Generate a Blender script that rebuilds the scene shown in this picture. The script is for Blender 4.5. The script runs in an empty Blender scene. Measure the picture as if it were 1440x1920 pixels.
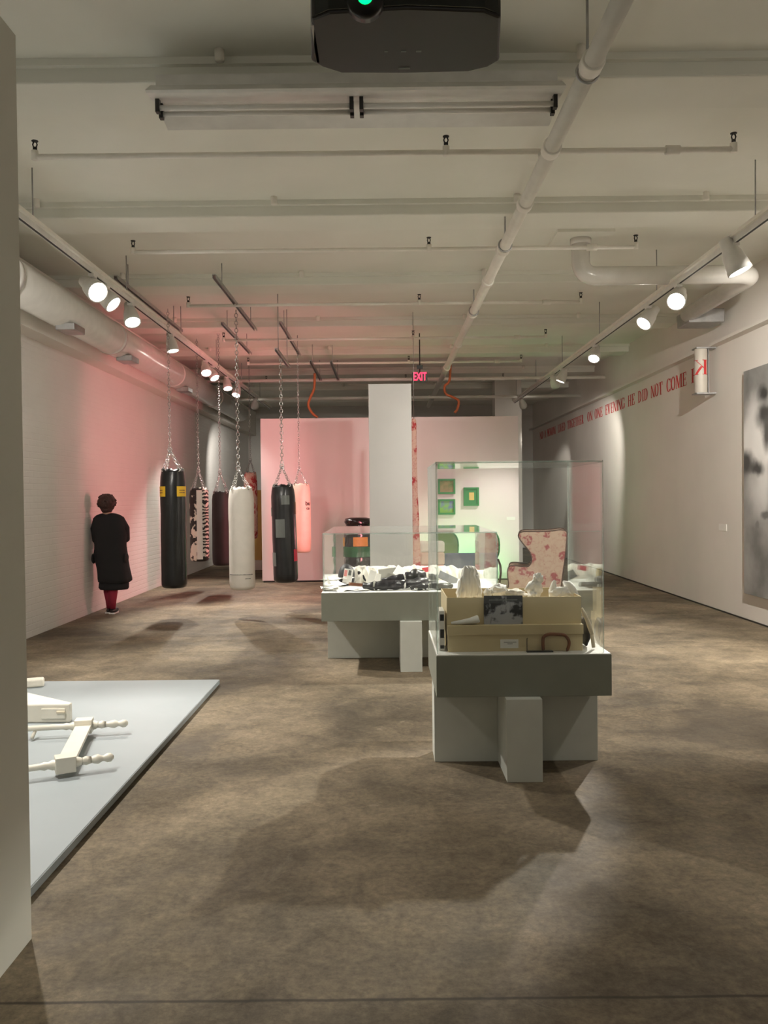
import bpy, bmesh, math, random
from mathutils import Vector, Matrix, noise
PI = math.pi
# ---------------------------------------------------------------- camera, world, exposure
scene = bpy.context.scene
COL = scene.collection
F = 1600.0
cam_data = bpy.data.cameras.new('camera')
cam = bpy.data.objects.new('camera', cam_data)
COL.objects.link(cam)
cam_data.sensor_fit = 'HORIZONTAL'
cam_data.sensor_width = 36.0
cam_data.lens = F / 1440.0 * 36.0
cam_data.clip_start = 0.05
CAMR = (Matrix.Rotation(0.0014, 3, 'Z') @ Matrix.Rotation(PI / 2 - 0.0175, 3, 'X') @ Matrix.Rotation(-0.0105, 3, 'Z'))
CAMP = Vector((0, 0, 1.6))
cam.matrix_world = Matrix.Translation(CAMP) @ CAMR.to_4x4()
scene.camera = cam
scene.view_settings.view_transform = 'Standard'
scene.view_settings.look = 'None'
scene.view_settings.gamma = 1.0
scene.view_settings.use_curve_mapping = False
scene.view_settings.exposure = 0.53
scene.cycles.transparent_max_bounces = 40
scene.cycles.max_bounces = 12
scene.cycles.diffuse_bounces = 6
scene.cycles.sample_clamp_indirect = 6.0
world = bpy.data.worlds.new('world'); scene.world = world
world.use_nodes = True
world.node_tree.nodes['Background'].inputs[0].default_value = (1.0, 0.93, 0.78, 1)
world.node_tree.nodes['Background'].inputs[1].default_value = 0.2
SPOT_GAIN = 2.0
WARM = (1.0, 0.86, 0.70)
WHITE_L = (1.0, 0.94, 0.85)

def ray(px, py):
    return CAMR @ Vector(((px - 720) / F, -(py - 960) / F, -1.0))
def at(px, py, Y):
    d = ray(px, py); return CAMP + d * (Y / d.y)
def on_floor(px, py, z=0.0):
    d = ray(px, py); return CAMP + d * ((z - CAMP.z) / d.z)
def on_x(px, py, X):
    d = ray(px, py); return CAMP + d * (X / d.x)

# ---------------------------------------------------------------- helpers
class MB:
    def __init__(s): s.v = []; s.f = []; s.m = []; s.mi = 0; s.sm = []; s.smooth = False
    def add(s, vs, fs):
        o = len(s.v); s.v += [Vector(p) for p in vs]
        for q in fs: s.f.append([i + o for i in q]); s.m.append(s.mi); s.sm.append(s.smooth)
        return s
    def crumple(s, amp=.012, freq=22, seed=0):
        out = []
        for p in s.v:
            q = p * freq + Vector((seed * 3.7, seed, 0))
            d = noise.noise_vector(q) * amp + noise.noise_vector(q * 2.3) * amp * .45
            r = (.4 - abs(noise.noise(q * .8))) * amp * 1.2
            out.append(p + d + Vector((0, -r, r)))
        s.v = out; return s
    def box(s, x0, x1, y0, y1, z0, z1, M=None):
        p = [Vector((x, y, z)) for z in (z0, z1) for y in (y0, y1) for x in (x0, x1)]
        if M: p = [M @ q for q in p]
        return s.add(p, [(0, 2, 3, 1), (4, 5, 7, 6), (0, 1, 5, 4), (2, 6, 7, 3), (0, 4, 6, 2), (1, 3, 7, 5)])
    def loft(s, rings, cap=True, close=True):
        n = len(rings[0]); vs = [p for r in rings for p in r]; fs = []
        for i in range(len(rings) - 1):
            for j in range(n if close else n - 1):
                k = (j + 1) % n
                fs.append((i * n + j, i * n + k, (i + 1) * n + k, (i + 1) * n + j))
        if cap: fs.append(tuple(range(n - 1, -1, -1))); fs.append(tuple((len(rings) - 1) * n + j for j in range(n)))
        return s.add(vs, fs)
    def tube(s, pts, r, n=10, cap=True, sx=1.0):
        pts = [Vector(p) for p in pts]; rings = []
        rr = r if isinstance(r, (list, tuple)) else [r] * len(pts)
        ref = None
        for i, p in enumerate(pts):
            a = pts[max(i - 1, 0)]; b = pts[min(i + 1, len(pts) - 1)]
            t = (b - a).normalized()
            if ref is None:
                ref = Vector((0, 0, 1)) if abs(t.z) < 0.9 else Vector((0, 1, 0))
            u = (ref - t * ref.dot(t)).normalized(); w = t.cross(u); ref = u
            rings.append([p + (u * math.cos(2 * PI * k / n) + w * math.sin(2 * PI * k / n) * sx) * rr[i] for k in range(n)])
        s.smooth = True; s.loft(rings, cap); s.smooth = False
        return s
    def lathe(s, prof, c=(0, 0, 0), n=24, M=None, wob=None):
        rings = []
        for r, z in prof:
            ring = []
            for k in range(n):
                a = 2 * PI * k / n
                q = Vector((r * math.cos(a), r * math.sin(a), z))
                if wob: q = wob(q, a)
                q = (M @ q) if M else q
                ring.append(q + Vector(c))
            rings.append(ring)
        s.smooth = True; s.loft(rings); s.smooth = False
        return s
    def torus(s, M, R, r, n=10, m=5, stretch=1.0):
        vs = []; fs = []
        for i in range(n):
            a = 2 * PI * i / n
            for j in range(m):
                b = 2 * PI * j / m
                vs.append(M @ Vector(((R + r * math.cos(b)) * math.cos(a), r * math.sin(b), (R * stretch + r * math.cos(b)) * math.sin(a))))
                fs.append((i * m + j, ((i + 1) % n) * m + j, ((i + 1) % n) * m + (j + 1) % m, i * m + (j + 1) % m))
        s.smooth = True; s.add(vs, fs); s.smooth = False
        return s
    def blob(s, c, r, seed=0, amp=0.2, freq=1.5, sub=3, M=None, ridge=False):
        bm = bmesh.new(); bmesh.ops.create_icosphere(bm, subdivisions=sub, radius=1.0)
        off = Vector((seed * 7.3, seed * 3.1, seed * 1.7)); c = Vector(c)
        vs = []
        for v in bm.verts:
            d = v.co.normalized(); q = noise.fractal(d * freq + off, 0.8, 2.0, 3)
            if ridge: q = 0.6 - 2 * abs(q)
            k = 1 + amp * q
            p = Vector((d.x * r[0], d.y * r[1], d.z * r[2])) * k
            vs.append((M @ p if M else p) + c)
        fs = [[v.index for v in f.verts] for f in bm.faces]
        bm.free(); s.smooth = True; s.add(vs, fs); s.smooth = False
        return s
    def prism(s, poly, axis, a, b):
        # poly: 2D points; axis 'y': (x,z) extruded in y ; 'x': (y,z) ; 'z': (x,y)
        def mk(p, t):
            return {'y': (p[0], t, p[1]), 'x': (t, p[0], p[1]), 'z': (p[0], p[1], t)}[axis]
        n = len(poly)
        vs = [mk(p, a) for p in poly] + [mk(p, b) for p in poly]
        fs = [tuple(range(n)), tuple(range(2 * n - 1, n - 1, -1))] + [(i, (i + 1) % n, n + (i + 1) % n, n + i) for i in range(n)]
        return s.add(vs, fs)
    def sheet(s, c, w, d, rot=0, tilt=(0, 0), amp=0.01, freq=6, seed=0, th=0.0015, nx=14, ny=14, bend=0.0):
        M = Matrix.Translation(c) @ Matrix.Rotation(rot, 4, 'Z') @ Matrix.Rotation(tilt[0], 4, 'X') @ Matrix.Rotation(tilt[1], 4, 'Y')
        top = []; off = Vector((seed * 5.1, seed * 2.3, 0))
        for j in range(ny + 1):
            for i in range(nx + 1):
                x = (i / nx - .5) * w; y = (j / ny - .5) * d
                z = amp * noise.noise(Vector((x * freq, y * freq, 0)) + off) * 2 + bend * (abs(x) / w) ** 2 * 4
                top.append((x, y, z))
        k = len(top); vs = [M @ Vector(p) for p in top] + [M @ Vector((p[0], p[1], p[2] - th)) for p in top]
        fs = []
        for j in range(ny):
            for i in range(nx):
                a = j * (nx + 1) + i; q = (a, a + 1, a + nx + 2, a + nx + 1)
                fs.append(q); fs.append(tuple(x + k for x in reversed(q)))
        def edge(seq):
            for a, b in zip(seq, seq[1:]): fs.append((a, a + k, b + k, b))
        edge([i for i in range(nx + 1)][::-1]); edge([ny * (nx + 1) + i for i in range(nx + 1)])
        edge([j * (nx + 1) for j in range(ny + 1)]); edge([j * (nx + 1) + nx for j in range(ny + 1)][::-1])
        s.smooth = True; s.add(vs, fs); s.smooth = False
        return s
    def build(s, name, mat, parent=None, bevel=0, seg=2, sub=0, local=False):
        me = bpy.data.meshes.new(name)
        off = Vector((0, 0, 0))
        if parent is not None and not local:
            q = parent
            while q is not None: off += q.location; q = q.parent
        me.from_pydata([tuple(p - off) for p in s.v], [], s.f)
        mats = mat if isinstance(mat, (list, tuple)) else [mat]
        for m in mats: me.materials.append(m)
        me.polygons.foreach_set('material_index', s.m)
        me.polygons.foreach_set('use_smooth', s.sm)
        me.update()
        bm = bmesh.new(); bm.from_mesh(me); bmesh.ops.recalc_face_normals(bm, faces=bm.faces)
        bm.to_mesh(me); bm.free()
        o = bpy.data.objects.new(name, me); COL.objects.link(o)
        if parent is not None: o.parent = parent
        if bevel:
            b = o.modifiers.new('bevel', 'BEVEL'); b.width = bevel; b.segments = seg; b.limit_method = 'ANGLE'; b.angle_limit = math.radians(40)
        if sub:
            b = o.modifiers.new('sub', 'SUBSURF'); b.levels = sub; b.render_levels = sub
        return o

def tag(o, label, cat, group=None):
    o['label'] = label; o['category'] = cat
    if group: o['group'] = group
    return o
def thing(name, label, cat, loc, group=None, rz=0):
    o = bpy.data.objects.new(name, None); COL.objects.link(o)
    o.empty_display_size = 0.1
    o.location = loc; o.rotation_euler = (0, 0, rz)
    return tag(o, label, cat, group)
def struct(o): o['kind'] = 'structure'; return o
def copy_tree(o, parent=None):
    c = o.copy(); COL.objects.link(c); c.parent = parent
    for ch in [x for x in CH.get(o.name, [])]: copy_tree(ch, c)
    return c
CH = {}
def note_children():
    CH.clear()
    for o in bpy.data.objects:
        if o.parent: CH.setdefault(o.parent.name, []).append(o)

# ---------------------------------------------------------------- materials
def new_mat(name):
    m = bpy.data.materials.new(name); m.use_nodes = True
    return m, m.node_tree, m.node_tree.nodes['Principled BSDF']
def flat(name, col, rough=0.6, var=0.06, scale=8, bump=0.0, bscale=60, metal=0, spec=0.5, coat=0):
    m, nt, b = new_mat(name); N = nt.nodes; L = nt.links
    tc = N.new('ShaderNodeTexCoord'); nz = N.new('ShaderNodeTexNoise'); nz.inputs['Scale'].default_value = scale; nz.inputs['Detail'].default_value = 4
    L.new(tc.outputs['Object'], nz.inputs['Vector'])
    r = N.new('ShaderNodeValToRGB'); r.color_ramp.elements[0].position = .3; r.color_ramp.elements[1].position = .7
    r.color_ramp.elements[0].color = tuple(c * (1 - var) for c in col) + (1,)
    r.color_ramp.elements[1].color = tuple(min(1, c * (1 + var)) for c in col) + (1,)
    L.new(nz.outputs[0], r.inputs[0]); L.new(r.outputs[0], b.inputs['Base Color'])
    b.inputs['Roughness'].default_value = rough; b.inputs['Metallic'].default_value = metal
    b.inputs['Specular IOR Level'].default_value = spec; b.inputs['Coat Weight'].default_value = coat
    if bump:
        n2 = N.new('ShaderNodeTexNoise'); n2.inputs['Scale'].default_value = bscale; n2.inputs['Detail'].default_value = 3
        L.new(tc.outputs['Object'], n2.inputs['Vector'])
        bp = N.new('ShaderNodeBump'); bp.inputs['Strength'].default_value = bump; bp.inputs['Distance'].default_value = 0.01
        L.new(n2.outputs[0], bp.inputs['Height']); L.new(bp.outputs[0], b.inputs['Normal'])
    return m
def emit(name, col, strength):
    m, nt, b = new_mat(name)
    b.inputs['Base Color'].default_value = tuple(min(1, c) for c in col) + (1,)
    b.inputs['Emission Color'].default_value = col + (1,); b.inputs['Emission Strength'].default_value = strength
    return m
def wall_mat(name, col, brick=False, rough=0.75):
    m, nt, b = new_mat(name); N = nt.nodes; L = nt.links
    tc = N.new('ShaderNodeTexCoord')
    nz = N.new('ShaderNodeTexNoise'); nz.inputs['Scale'].default_value = 1.3; nz.inputs['Detail'].default_value = 6
    L.new(tc.outputs['Object'], nz.inputs['Vector'])
    r = N.new('ShaderNodeValToRGB'); r.color_ramp.elements[0].position = .35; r.color_ramp.elements[1].position = .65
    r.color_ramp.elements[0].color = tuple(c * .95 for c in col) + (1,); r.color_ramp.elements[1].color = col + (1,)
    L.new(nz.outputs[0], r.inputs[0]); L.new(r.outputs[0], b.inputs['Base Color']); b.inputs['Roughness'].default_value = rough
    bp = N.new('ShaderNodeBump'); bp.inputs['Distance'].default_value = 0.004
    if brick:
        sp = N.new('ShaderNodeSeparateXYZ'); cb = N.new('ShaderNodeCombineXYZ')
        L.new(tc.outputs['Object'], sp.inputs[0]); L.new(sp.outputs[1], cb.inputs[0]); L.new(sp.outputs[2], cb.inputs[1])
        bk = N.new('ShaderNodeTexBrick'); bk.inputs['Scale'].default_value = 1.0; bk.inputs['Brick Width'].default_value = .22; bk.inputs['Row Height'].default_value = .075
        bk.inputs['Mortar Size'].default_value = .008; bk.inputs['Mortar Smooth'].default_value = .6
        L.new(cb.outputs[0], bk.inputs['Vector'])
        iv = N.new('ShaderNodeMath'); iv.operation = 'SUBTRACT'; iv.inputs[0].default_value = 1; L.new(bk.outputs['Fac'], iv.inputs[1])
        L.new(iv.outputs[0], bp.inputs['Height']); bp.inputs['Strength'].default_value = .35
    else:
        n2 = N.new('ShaderNodeTexNoise'); n2.inputs['Scale'].default_value = 90; L.new(tc.outputs['Object'], n2.inputs['Vector'])
        L.new(n2.outputs[0], bp.inputs['Height']); bp.inputs['Strength'].default_value = .08
    L.new(bp.outputs[0], b.inputs['Normal'])
    return m
def floor_mat():
    m, nt, b = new_mat('stained_concrete'); N = nt.nodes; L = nt.links
    tc = N.new('ShaderNodeTexCoord')
    def nz(sc, det, rough=.6, dist=0, vec=None):
        n = N.new('ShaderNodeTexNoise'); n.inputs['Scale'].default_value = sc; n.inputs['Detail'].default_value = det
        n.inputs['Roughness'].default_value = rough; n.inputs['Distortion'].default_value = dist
        L.new(vec or tc.outputs['Object'], n.inputs['Vector']); return n.outputs[0]
    def ramp(src, p0, c0, p1, c1):
        r = N.new('ShaderNodeValToRGB'); e = r.color_ramp.elements
        e[0].position = p0; e[0].color = c0 + (1,); e[1].position = p1; e[1].color = c1 + (1,); L.new(src, r.inputs[0]); return r.outputs[0]
    def mix(f, a, bb, mode='MIX'):
        x = N.new('ShaderNodeMix'); x.data_type = 'RGBA'; x.blend_type = mode
        if isinstance(f, (int, float)): x.inputs[0].default_value = f
        else: L.new(f, x.inputs[0])
        L.new(a, x.inputs[6]); L.new(bb, x.inputs[7]) if not isinstance(bb, tuple) else setattr(x.inputs[7], 'default_value', bb + (1,))
        return x.outputs[2]
    base = ramp(nz(.9, 8, .62, .4), .34, (.085, .068, .046), .66, (.235, .188, .13))
    mid = ramp(nz(5, 10, .72, .8), .32, (.55, .54, .53), .68, (1.25, 1.23, 1.18))
    c = mix(.8, base, mid, 'MULTIPLY')
    fine = ramp(nz(30, 10, .8), .36, (.52, .52, .52), .64, (1.42, 1.42, 1.38))
    c = mix(.7, c, fine, 'MULTIPLY')
    # pale worn scuffs
    sc = ramp(nz(2.6, 12, .75, 1.5), .60, (0, 0, 0), .70, (.55, .55, .55))
    c = mix(sc, c, (.30, .25, .185))
    # dark oily patches
    dk = ramp(nz(.55, 5, .55, .6), .56, (0, 0, 0), .64, (.6, .6, .6))
    c = mix(dk, c, (.060, .047, .034))
    # pour joint across the room and one along it
    sp = N.new('ShaderNodeSeparateXYZ'); L.new(tc.outputs['Object'], sp.inputs[0])
    def joint(outp, pos, wid, wob):
        a = N.new('ShaderNodeMath'); a.operation = 'ADD'; L.new(outp, a.inputs[0])
        n = N.new('ShaderNodeMath'); n.operation = 'MULTIPLY'; L.new(nz(7, 3), n.inputs[0]); n.inputs[1].default_value = wob; L.new(n.outputs[0], a.inputs[1])
        s = N.new('ShaderNodeMath'); s.operation = 'SUBTRACT'; L.new(a.outputs[0], s.inputs[0]); s.inputs[1].default_value = pos + wob * .5
        ab = N.new('ShaderNodeMath'); ab.operation = 'ABSOLUTE'; L.new(s.outputs[0], ab.inputs[0])
        return ramp(ab.outputs[0], wid, (.8, .8, .8), wid * 2.5, (0, 0, 0))
    c = mix(joint(sp.outputs[1], 2.69, .004, .012), c, (.035, .028, .02))
    c = mix(joint(sp.outputs[1], 8.9, .004, .012), c, (.05, .04, .03))
    L.new(c, b.inputs['Base Color'])
    rr = ramp(nz(3, 6), .3, (.58, .58, .58), .7, (.8, .8, .8)); L.new(rr, b.inputs['Roughness'])
    b.inputs['Specular IOR Level'].default_value = .28
    bp = N.new('ShaderNodeBump'); bp.inputs['Strength'].default_value = .25; bp.inputs['Distance'].default_value = .006
    L.new(nz(22, 8, .7), bp.inputs['Height']); L.new(bp.outputs[0], b.inputs['Normal'])
    return m
def pattern_mat(name, base, spot, mode, scale, rough=.7, spot2=None):
    m, nt, b = new_mat(name); N = nt.nodes; L = nt.links
    tc = N.new('ShaderNodeTexCoord'); vec = tc.outputs['Object']
    def ramp(src, p0, p1, v0=0., v1=1.):
        r = N.new('ShaderNodeMapRange'); r.inputs[1].default_value = p0; r.inputs[2].default_value = p1; r.inputs[3].default_value = v0; r.inputs[4].default_value = v1
        L.new(src, r.inputs[0]); return r.outputs[0]
    nz = N.new('ShaderNodeTexNoise'); nz.inputs['Scale'].default_value = scale * 1.7; nz.inputs['Detail'].default_value = 5; L.new(vec, nz.inputs['Vector'])
    if mode == 'toile':
        vo = N.new('ShaderNodeTexVoronoi'); vo.inputs['Scale'].default_value = scale
        ad = N.new('ShaderNodeMix'); ad.data_type = 'VECTOR'; ad.inputs[0].default_value = .12; L.new(vec, ad.inputs[4]); L.new(nz.outputs['Color'], ad.inputs[5])
        L.new(ad.outputs[1], vo.inputs['Vector'])
        rose = ramp(vo.outputs['Distance'], .46, .36)
        pet = N.new('ShaderNodeTexNoise'); pet.inputs['Scale'].default_value = scale * 5; pet.inputs['Detail'].default_value = 2; L.new(vec, pet.inputs['Vector'])
        pr = ramp(pet.outputs[0], .38, .50, .3, 1)
        ml = N.new('ShaderNodeMath'); ml.operation = 'MULTIPLY'; L.new(rose, ml.inputs[0]); L.new(pr, ml.inputs[1])
        vine = N.new('ShaderNodeTexNoise'); vine.inputs['Scale'].default_value = scale * 2.6; vine.inputs['Detail'].default_value = 3; L.new(vec, vine.inputs['Vector'])
        sb = N.new('ShaderNodeMath'); sb.operation = 'SUBTRACT'; L.new(vine.outputs[0], sb.inputs[0]); sb.inputs[1].default_value = .5
        ab = N.new('ShaderNodeMath'); ab.operation = 'ABSOLUTE'; L.new(sb.outputs[0], ab.inputs[0])
        vn = ramp(ab.outputs[0], .04, .01, 0, .32)
        mx = N.new('ShaderNodeMath'); mx.operation = 'MAXIMUM'; L.new(ml.outputs[0], mx.inputs[0]); L.new(vn, mx.inputs[1]); fac = mx.outputs[0]
    elif mode == 'cow':
        fac = ramp(nz.outputs[0], .47, .50)
    elif mode == 'zebra':
        wv = N.new('ShaderNodeTexWave'); wv.inputs['Scale'].default_value = scale; wv.inputs['Distortion'].default_value = 9; wv.inputs['Detail Scale'].default_value = 1.2
        wv.bands_direction = 'Z'; L.new(vec, wv.inputs['Vector']); fac = ramp(wv.outputs[1], .45, .55)
    elif mode == 'marble':
        fac = ramp(nz.outputs[0], .46, .6)
    mix = N.new('ShaderNodeMix'); mix.data_type = 'RGBA'; L.new(fac, mix.inputs[0])
    mix.inputs[6].default_value = base + (1,); mix.inputs[7].default_value = spot + (1,)
    L.new(mix.outputs[2], b.inputs['Base Color']); b.inputs['Roughness'].default_value = rough
    return m
def acrylic(name, tint, base_alpha):
    m = bpy.data.materials.new(name); m.use_nodes = True; nt = m.node_tree; N = nt.nodes; L = nt.links
    for n in list(N): N.remove(n)
    out = N.new('ShaderNodeOutputMaterial'); mx = N.new('ShaderNodeMixShader'); tr = N.new('ShaderNodeBsdfTransparent'); gl = N.new('ShaderNodeBsdfGlossy')
    tr.inputs[0].default_value = tint + (1,); gl.inputs['Roughness'].default_value = 0.015; gl.inputs[0].default_value = (.95, .97, .96, 1)
    fr = N.new('ShaderNodeFresnel'); ge = N.new('ShaderNodeNewGeometry'); ir = N.new('ShaderNodeMapRange')
    ir.inputs[3].default_value = 1.36; ir.inputs[4].default_value = 1 / 1.36; L.new(ge.outputs['Backfacing'], ir.inputs[0]); L.new(ir.outputs[0], fr.inputs[0])
    L.new(fr.outputs[0], mx.inputs[0]); L.new(tr.outputs[0], mx.inputs[1]); L.new(gl.outputs[0], mx.inputs[2])
    df = N.new('ShaderNodeBsdfDiffuse'); df.inputs[0].default_value = (.8, .85, .83, 1)
    m2 = N.new('ShaderNodeMixShader'); m2.inputs[0].default_value = base_alpha
    L.new(mx.outputs[0], m2.inputs[1]); L.new(df.outputs[0], m2.inputs[2]); L.new(m2.outputs[0], out.inputs[0])
    return m

M = {}
M['floor'] = floor_mat()
M['wall'] = wall_mat('white_wall_paint', (.74, .71, .66))
M['brick'] = wall_mat('painted_brick', (.72, .70, .67), brick=True)
M['wall_r'] = wall_mat('right_wall_paint', (.74, .70, .65))
M['pinkwall'] = wall_mat('pale_pink_paint', (.76, .66, .665))
M['part'] = wall_mat('partition_paint', (.66, .65, .58))
M['pillar'] = wall_mat('pillar_paint', (.76, .75, .74))
M['backwall'] = wall_mat('back_wall_paint', (.66, .65, .62))
M['ceil'] = wall_mat('ceiling_paint', (.80, .80, .73), rough=.6)
M['pipe'] = flat('painted_pipe', (.84, .81, .74), .35, .04)
M['duct'] = flat('painted_duct', (.70, .68, .64), .22, .04, spec=.6)
M['black'] = flat('black_plastic', (.016, .016, .016), .35, .1)
M['dark'] = flat('dark_rubber', (.02, .02, .02), .6)
M['proj'] = flat('projector_shell', (.022, .020, .020), .42, .05)
M['proj_front'] = flat('projector_front', (.006, .008, .007), .25)
M['steel'] = flat('galvanised_steel', (.42, .42, .42), .38, .15, metal=.9)
M['chrome'] = flat('chain_steel', (.62, .62, .62), .25, .05, metal=1)
M['lampwhite'] = flat('white_enamel', (.74, .73, .70), .35)
M['tray'] = flat('grey_tray_paint', (.235, .245, .20), .55, .03)
M['trayrim'] = flat('tray_top_paint', (.72, .71, .68), .55, .03)
M['plinth'] = flat('plinth_paint', (.60, .62, .57), .5, .03)
M['acrylic'] = acrylic('clear_acrylic', (.985, .995, .99), 0.012)
M['acedge'] = acrylic('acrylic_edge', (.86, .92, .90), 0.22)
M['card'] = flat('cardboard_cream', (.62, .51, .31), .75, .05)
M['cardin'] = flat('box_lining', (.66, .58, .44), .8, .05)
M['paper'] = flat('white_paper', (.80, .78, .74), .7, .03)
M['plaster'] = flat('white_plaster', (.82, .80, .76), .6, .04)
M['cloth_w'] = flat('cream_cloth', (.78, .74, .66), .85, .06, bump=.2, bscale=40)
M['cloth_d'] = flat('charcoal_cloth', (.020, .018, .021), .55, .3, bump=.3, bscale=30)
M['greycard'] = flat('grey_card', (.30, .29, .25), .7)
M['brown'] = flat('brown_wood', (.20, .07, .03), .45, .2)
M['yellow'] = flat('yellow_paper', (.75, .52, .10), .6)
M['label'] = flat('yellow_label', (.85, .52, .03), .5, .04)
M['blackvinyl'] = flat('black_vinyl', (.014, .014, .015), .28, .2, bump=.25, bscale=14)
M['mattevinyl'] = flat('matte_black_vinyl', (.012, .012, .012), .65, .2)
M['trashbag'] = flat('glossy_black_wrap', (.010, .010, .010), .14, .2, bump=.5, bscale=10)
M['labeldim'] = flat('dim_orange_label', (.50, .27, .03), .5, .15, scale=30)  # darker and more orange than the yellow label, finely mottled
M['stocking'] = flat('black_stocking', (.014, .012, .016), .35, .3, bump=.4, bscale=18)
M['greenreflect'] = flat('green_reflection_tint', (.01, .12, .03), .25, .2)  # green light reflected on the wrapped bag, put into a band's colour
M['whitecanvas'] = flat('white_canvas', (.76, .72, .66), .8, .04, bump=.2, bscale=40)
M['tube'] = flat('ivory_tube', (.50, .46, .40), .5, .04)
M['beige'] = flat('beige_vinyl', (.72, .52, .42), .55, .05)
M['greypatch'] = flat('grey_patch', (.12, .13, .12), .35)
M['cow'] = pattern_mat('cow_print', (.74, .68, .58), (.02, .018, .016), 'cow', 3.2)
M['zebra'] = pattern_mat('zebra_print', (.70, .67, .60), (.02, .02, .02), 'zebra', 5)
M['toile'] = pattern_mat('rose_toile', (.44, .31, .23), (.28, .06, .06), 'toile', 6.0)
M['toile2'] = pattern_mat('pink_toile', (.80, .50, .42), (.55, .04, .05), 'toile', 6)
M['trimbrown'] = flat('dark_piping', (.07, .03, .02), .5)
M['red'] = flat('red_lettering', (.52, .035, .035), .6)
M['red2'] = flat('crimson', (.50, .02, .05), .6)
M['pinkcloth'] = flat('pink_cloth', (.78, .30, .28), .8)
M['platform'] = flat('platform_paint', (.33, .37, .39), .45, .04, scale=2)
M['platedge'] = flat('platform_edge', (.24, .27, .28), .5)
M['cream'] = flat('cream_enamel', (.78, .74, .64), .4, .05)
M['gold'] = flat('gold_leaf', (.62, .42, .14), .5, .12, scale=1.5, metal=.3)
M['dress'] = flat('black_dress', (.010, .010, .011), .9, .1)
M['skin'] = flat('skin', (.42, .24, .17), .5)
M['hair'] = flat('dark_auburn_hair', (.035, .014, .010), .6, .4, scale=60, bump=.6, bscale=90)
M['tights'] = flat('crimson_tights', (.26, .012, .035), .75)
M['shoe'] = flat('black_shoe', (.015, .012, .012), .4)
M['green'] = flat('green_frame', (.02, .20, .05), .5)
M['olive'] = flat('olive_green_velvet', (.10, .22, .05), .8)
M['bluegreen'] = pattern_mat('blue_green_velvet', (.03, .05, .12), (.02, .22, .08), 'marble', 1.2, .7)
M['orange'] = flat('orange_cord', (.50, .14, .05), .6)
M['glow'] = emit('lamp_glow', (1.0, .95, .86), 22.0)
M['greenled'] = emit('green_led', (0.0, 1.0, .10), 3.5)
M['exitred'] = emit('exit_red', (1.0, .02, .06), 2.6)
M['pinkneon'] = emit('pink_neon', (1.0, .30, .34), 4.0)
M['addedgreen'] = emit('added_green_light', (.30, 1.0, .40), 3.0)

def spot(loc, target, watts, angle=55, col=WARM, blend=.6, radius=.05, parent=None):
    l = bpy.data.lights.new('spot_beam', 'SPOT'); l.energy = watts * SPOT_GAIN; l.color = col; l.spot_size = math.radians(angle); l.spot_blend = blend; l.shadow_soft_size = radius
    o = bpy.data.objects.new('spot_beam', l); COL.objects.link(o)
    d = Vector(target) - Vector(loc)
    o.location = loc; o.rotation_euler = d.to_track_quat('-Z', 'Y').to_euler()
    return o
# ---------------------------------------------------------------- the room
XL, XR, YB, ZC, ZB = -4.17, 4.55, 26.2, 4.39, 4.25   # left wall, right wall, back wall, ceiling, beam undersides
Y0 = -3.0
struct(MB().box(XL - .2, XR + .2, Y0, YB + .2, -.1, 0).build('floor', M['floor']))
ceiling = struct(MB().box(XL - .2, XR + .2, Y0, YB + .2, ZC, ZC + .15).build('ceiling', M['ceil']))
struct(MB().box(XL - .2, XL, Y0, YB + .2, 0, ZC).build('wall_left', M['brick']))
wr = MB().box(XR, XR + .2, Y0, YB + .2, 0, ZC); wall_right = struct(wr.build('wall_right', M['wall_r']))
struct(MB().box(XL, XR, YB, YB + .2, 0, ZC).build('wall_back', M['backwall']))
# dark reveal under the right wall
struct(MB().box(XR - .012, XR, 3.0, YB, 0, .018).build('baseboard_right', M['black']))
# beams under the ceiling
by = 5.93
yy = by - 2.60
while yy < YB:
    mb = MB()
    mb.box(XL, XR, yy - .46, yy, ZB, ZC)
    bm_ = mb.build('beam', M['ceil'], ceiling, bevel=.012)
    mb = MB().box(XL, XR, yy - .50, yy - .46, ZC - .045, ZC)
    mb.build('ledge', M['ceil'], bm_)
    mb = MB()
    for x in (-3.2, -1.0, 1.25, 3.0):
        mb.lathe([(.001, 0), (.03, 0), (.03, -.07), (.001, -.07)], (x, yy - .58, ZC), 10)
    mb.build('anchor_bolt', M['pipe'], ceiling)
    yy += 2.60
# soffits running along both walls
struct(MB().box(XL, -3.93, Y0, YB, 3.52, 4.24).build('trim_1', M['wall']))
struct(MB().box(XR - .12, XR, 6.0, YB, 3.60, 3.64).build('trim_2', M['wall_r']))
# near partition at left, end of it towards the camera's right
e = on_floor(60, 1760)
PX, PY = e.x, e.y
struct(MB().box(PX - .16, PX, -1.5, PY, 0, at(25, 66, PY).z).build('wall_near_left', M['part'], bevel=.003))
# pink freestanding wall
WY = 16.2
a = at(492, 1092, WY); b_ = at(974, 1088, WY); t_ = at(492, 785, WY)
struct(MB().box(a.x, b_.x, WY, WY + .2, .03, t_.z).build('wall_pink', M['pinkwall'], bevel=.004))
struct(MB().box(a.x + .02, b_.x - .02, WY + .02, WY + .18, 0, .03).build('baseboard_pink', M['black']))
# structural column far behind, beside the right end of the pink wall
c0 = at(928, 760, 20.5); c1 = at(978, 760, 20.5)
struct(MB().box(c0.x, c1.x, 20.5, 21.0, 0, ZC).build('wall_column', M['wall']))
# pillar
PLY = 12.2
p0 = at(690.5, 720, PLY); p1 = at(771, 720, PLY)
pil = MB().box(p0.x, p1.x, PLY, PLY + .55, 0, p0.z).build('pillar', M['pillar'], bevel=.005)
tag(pil, 'square white plastered pillar standing in front of the pink wall', 'pillar')
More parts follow.
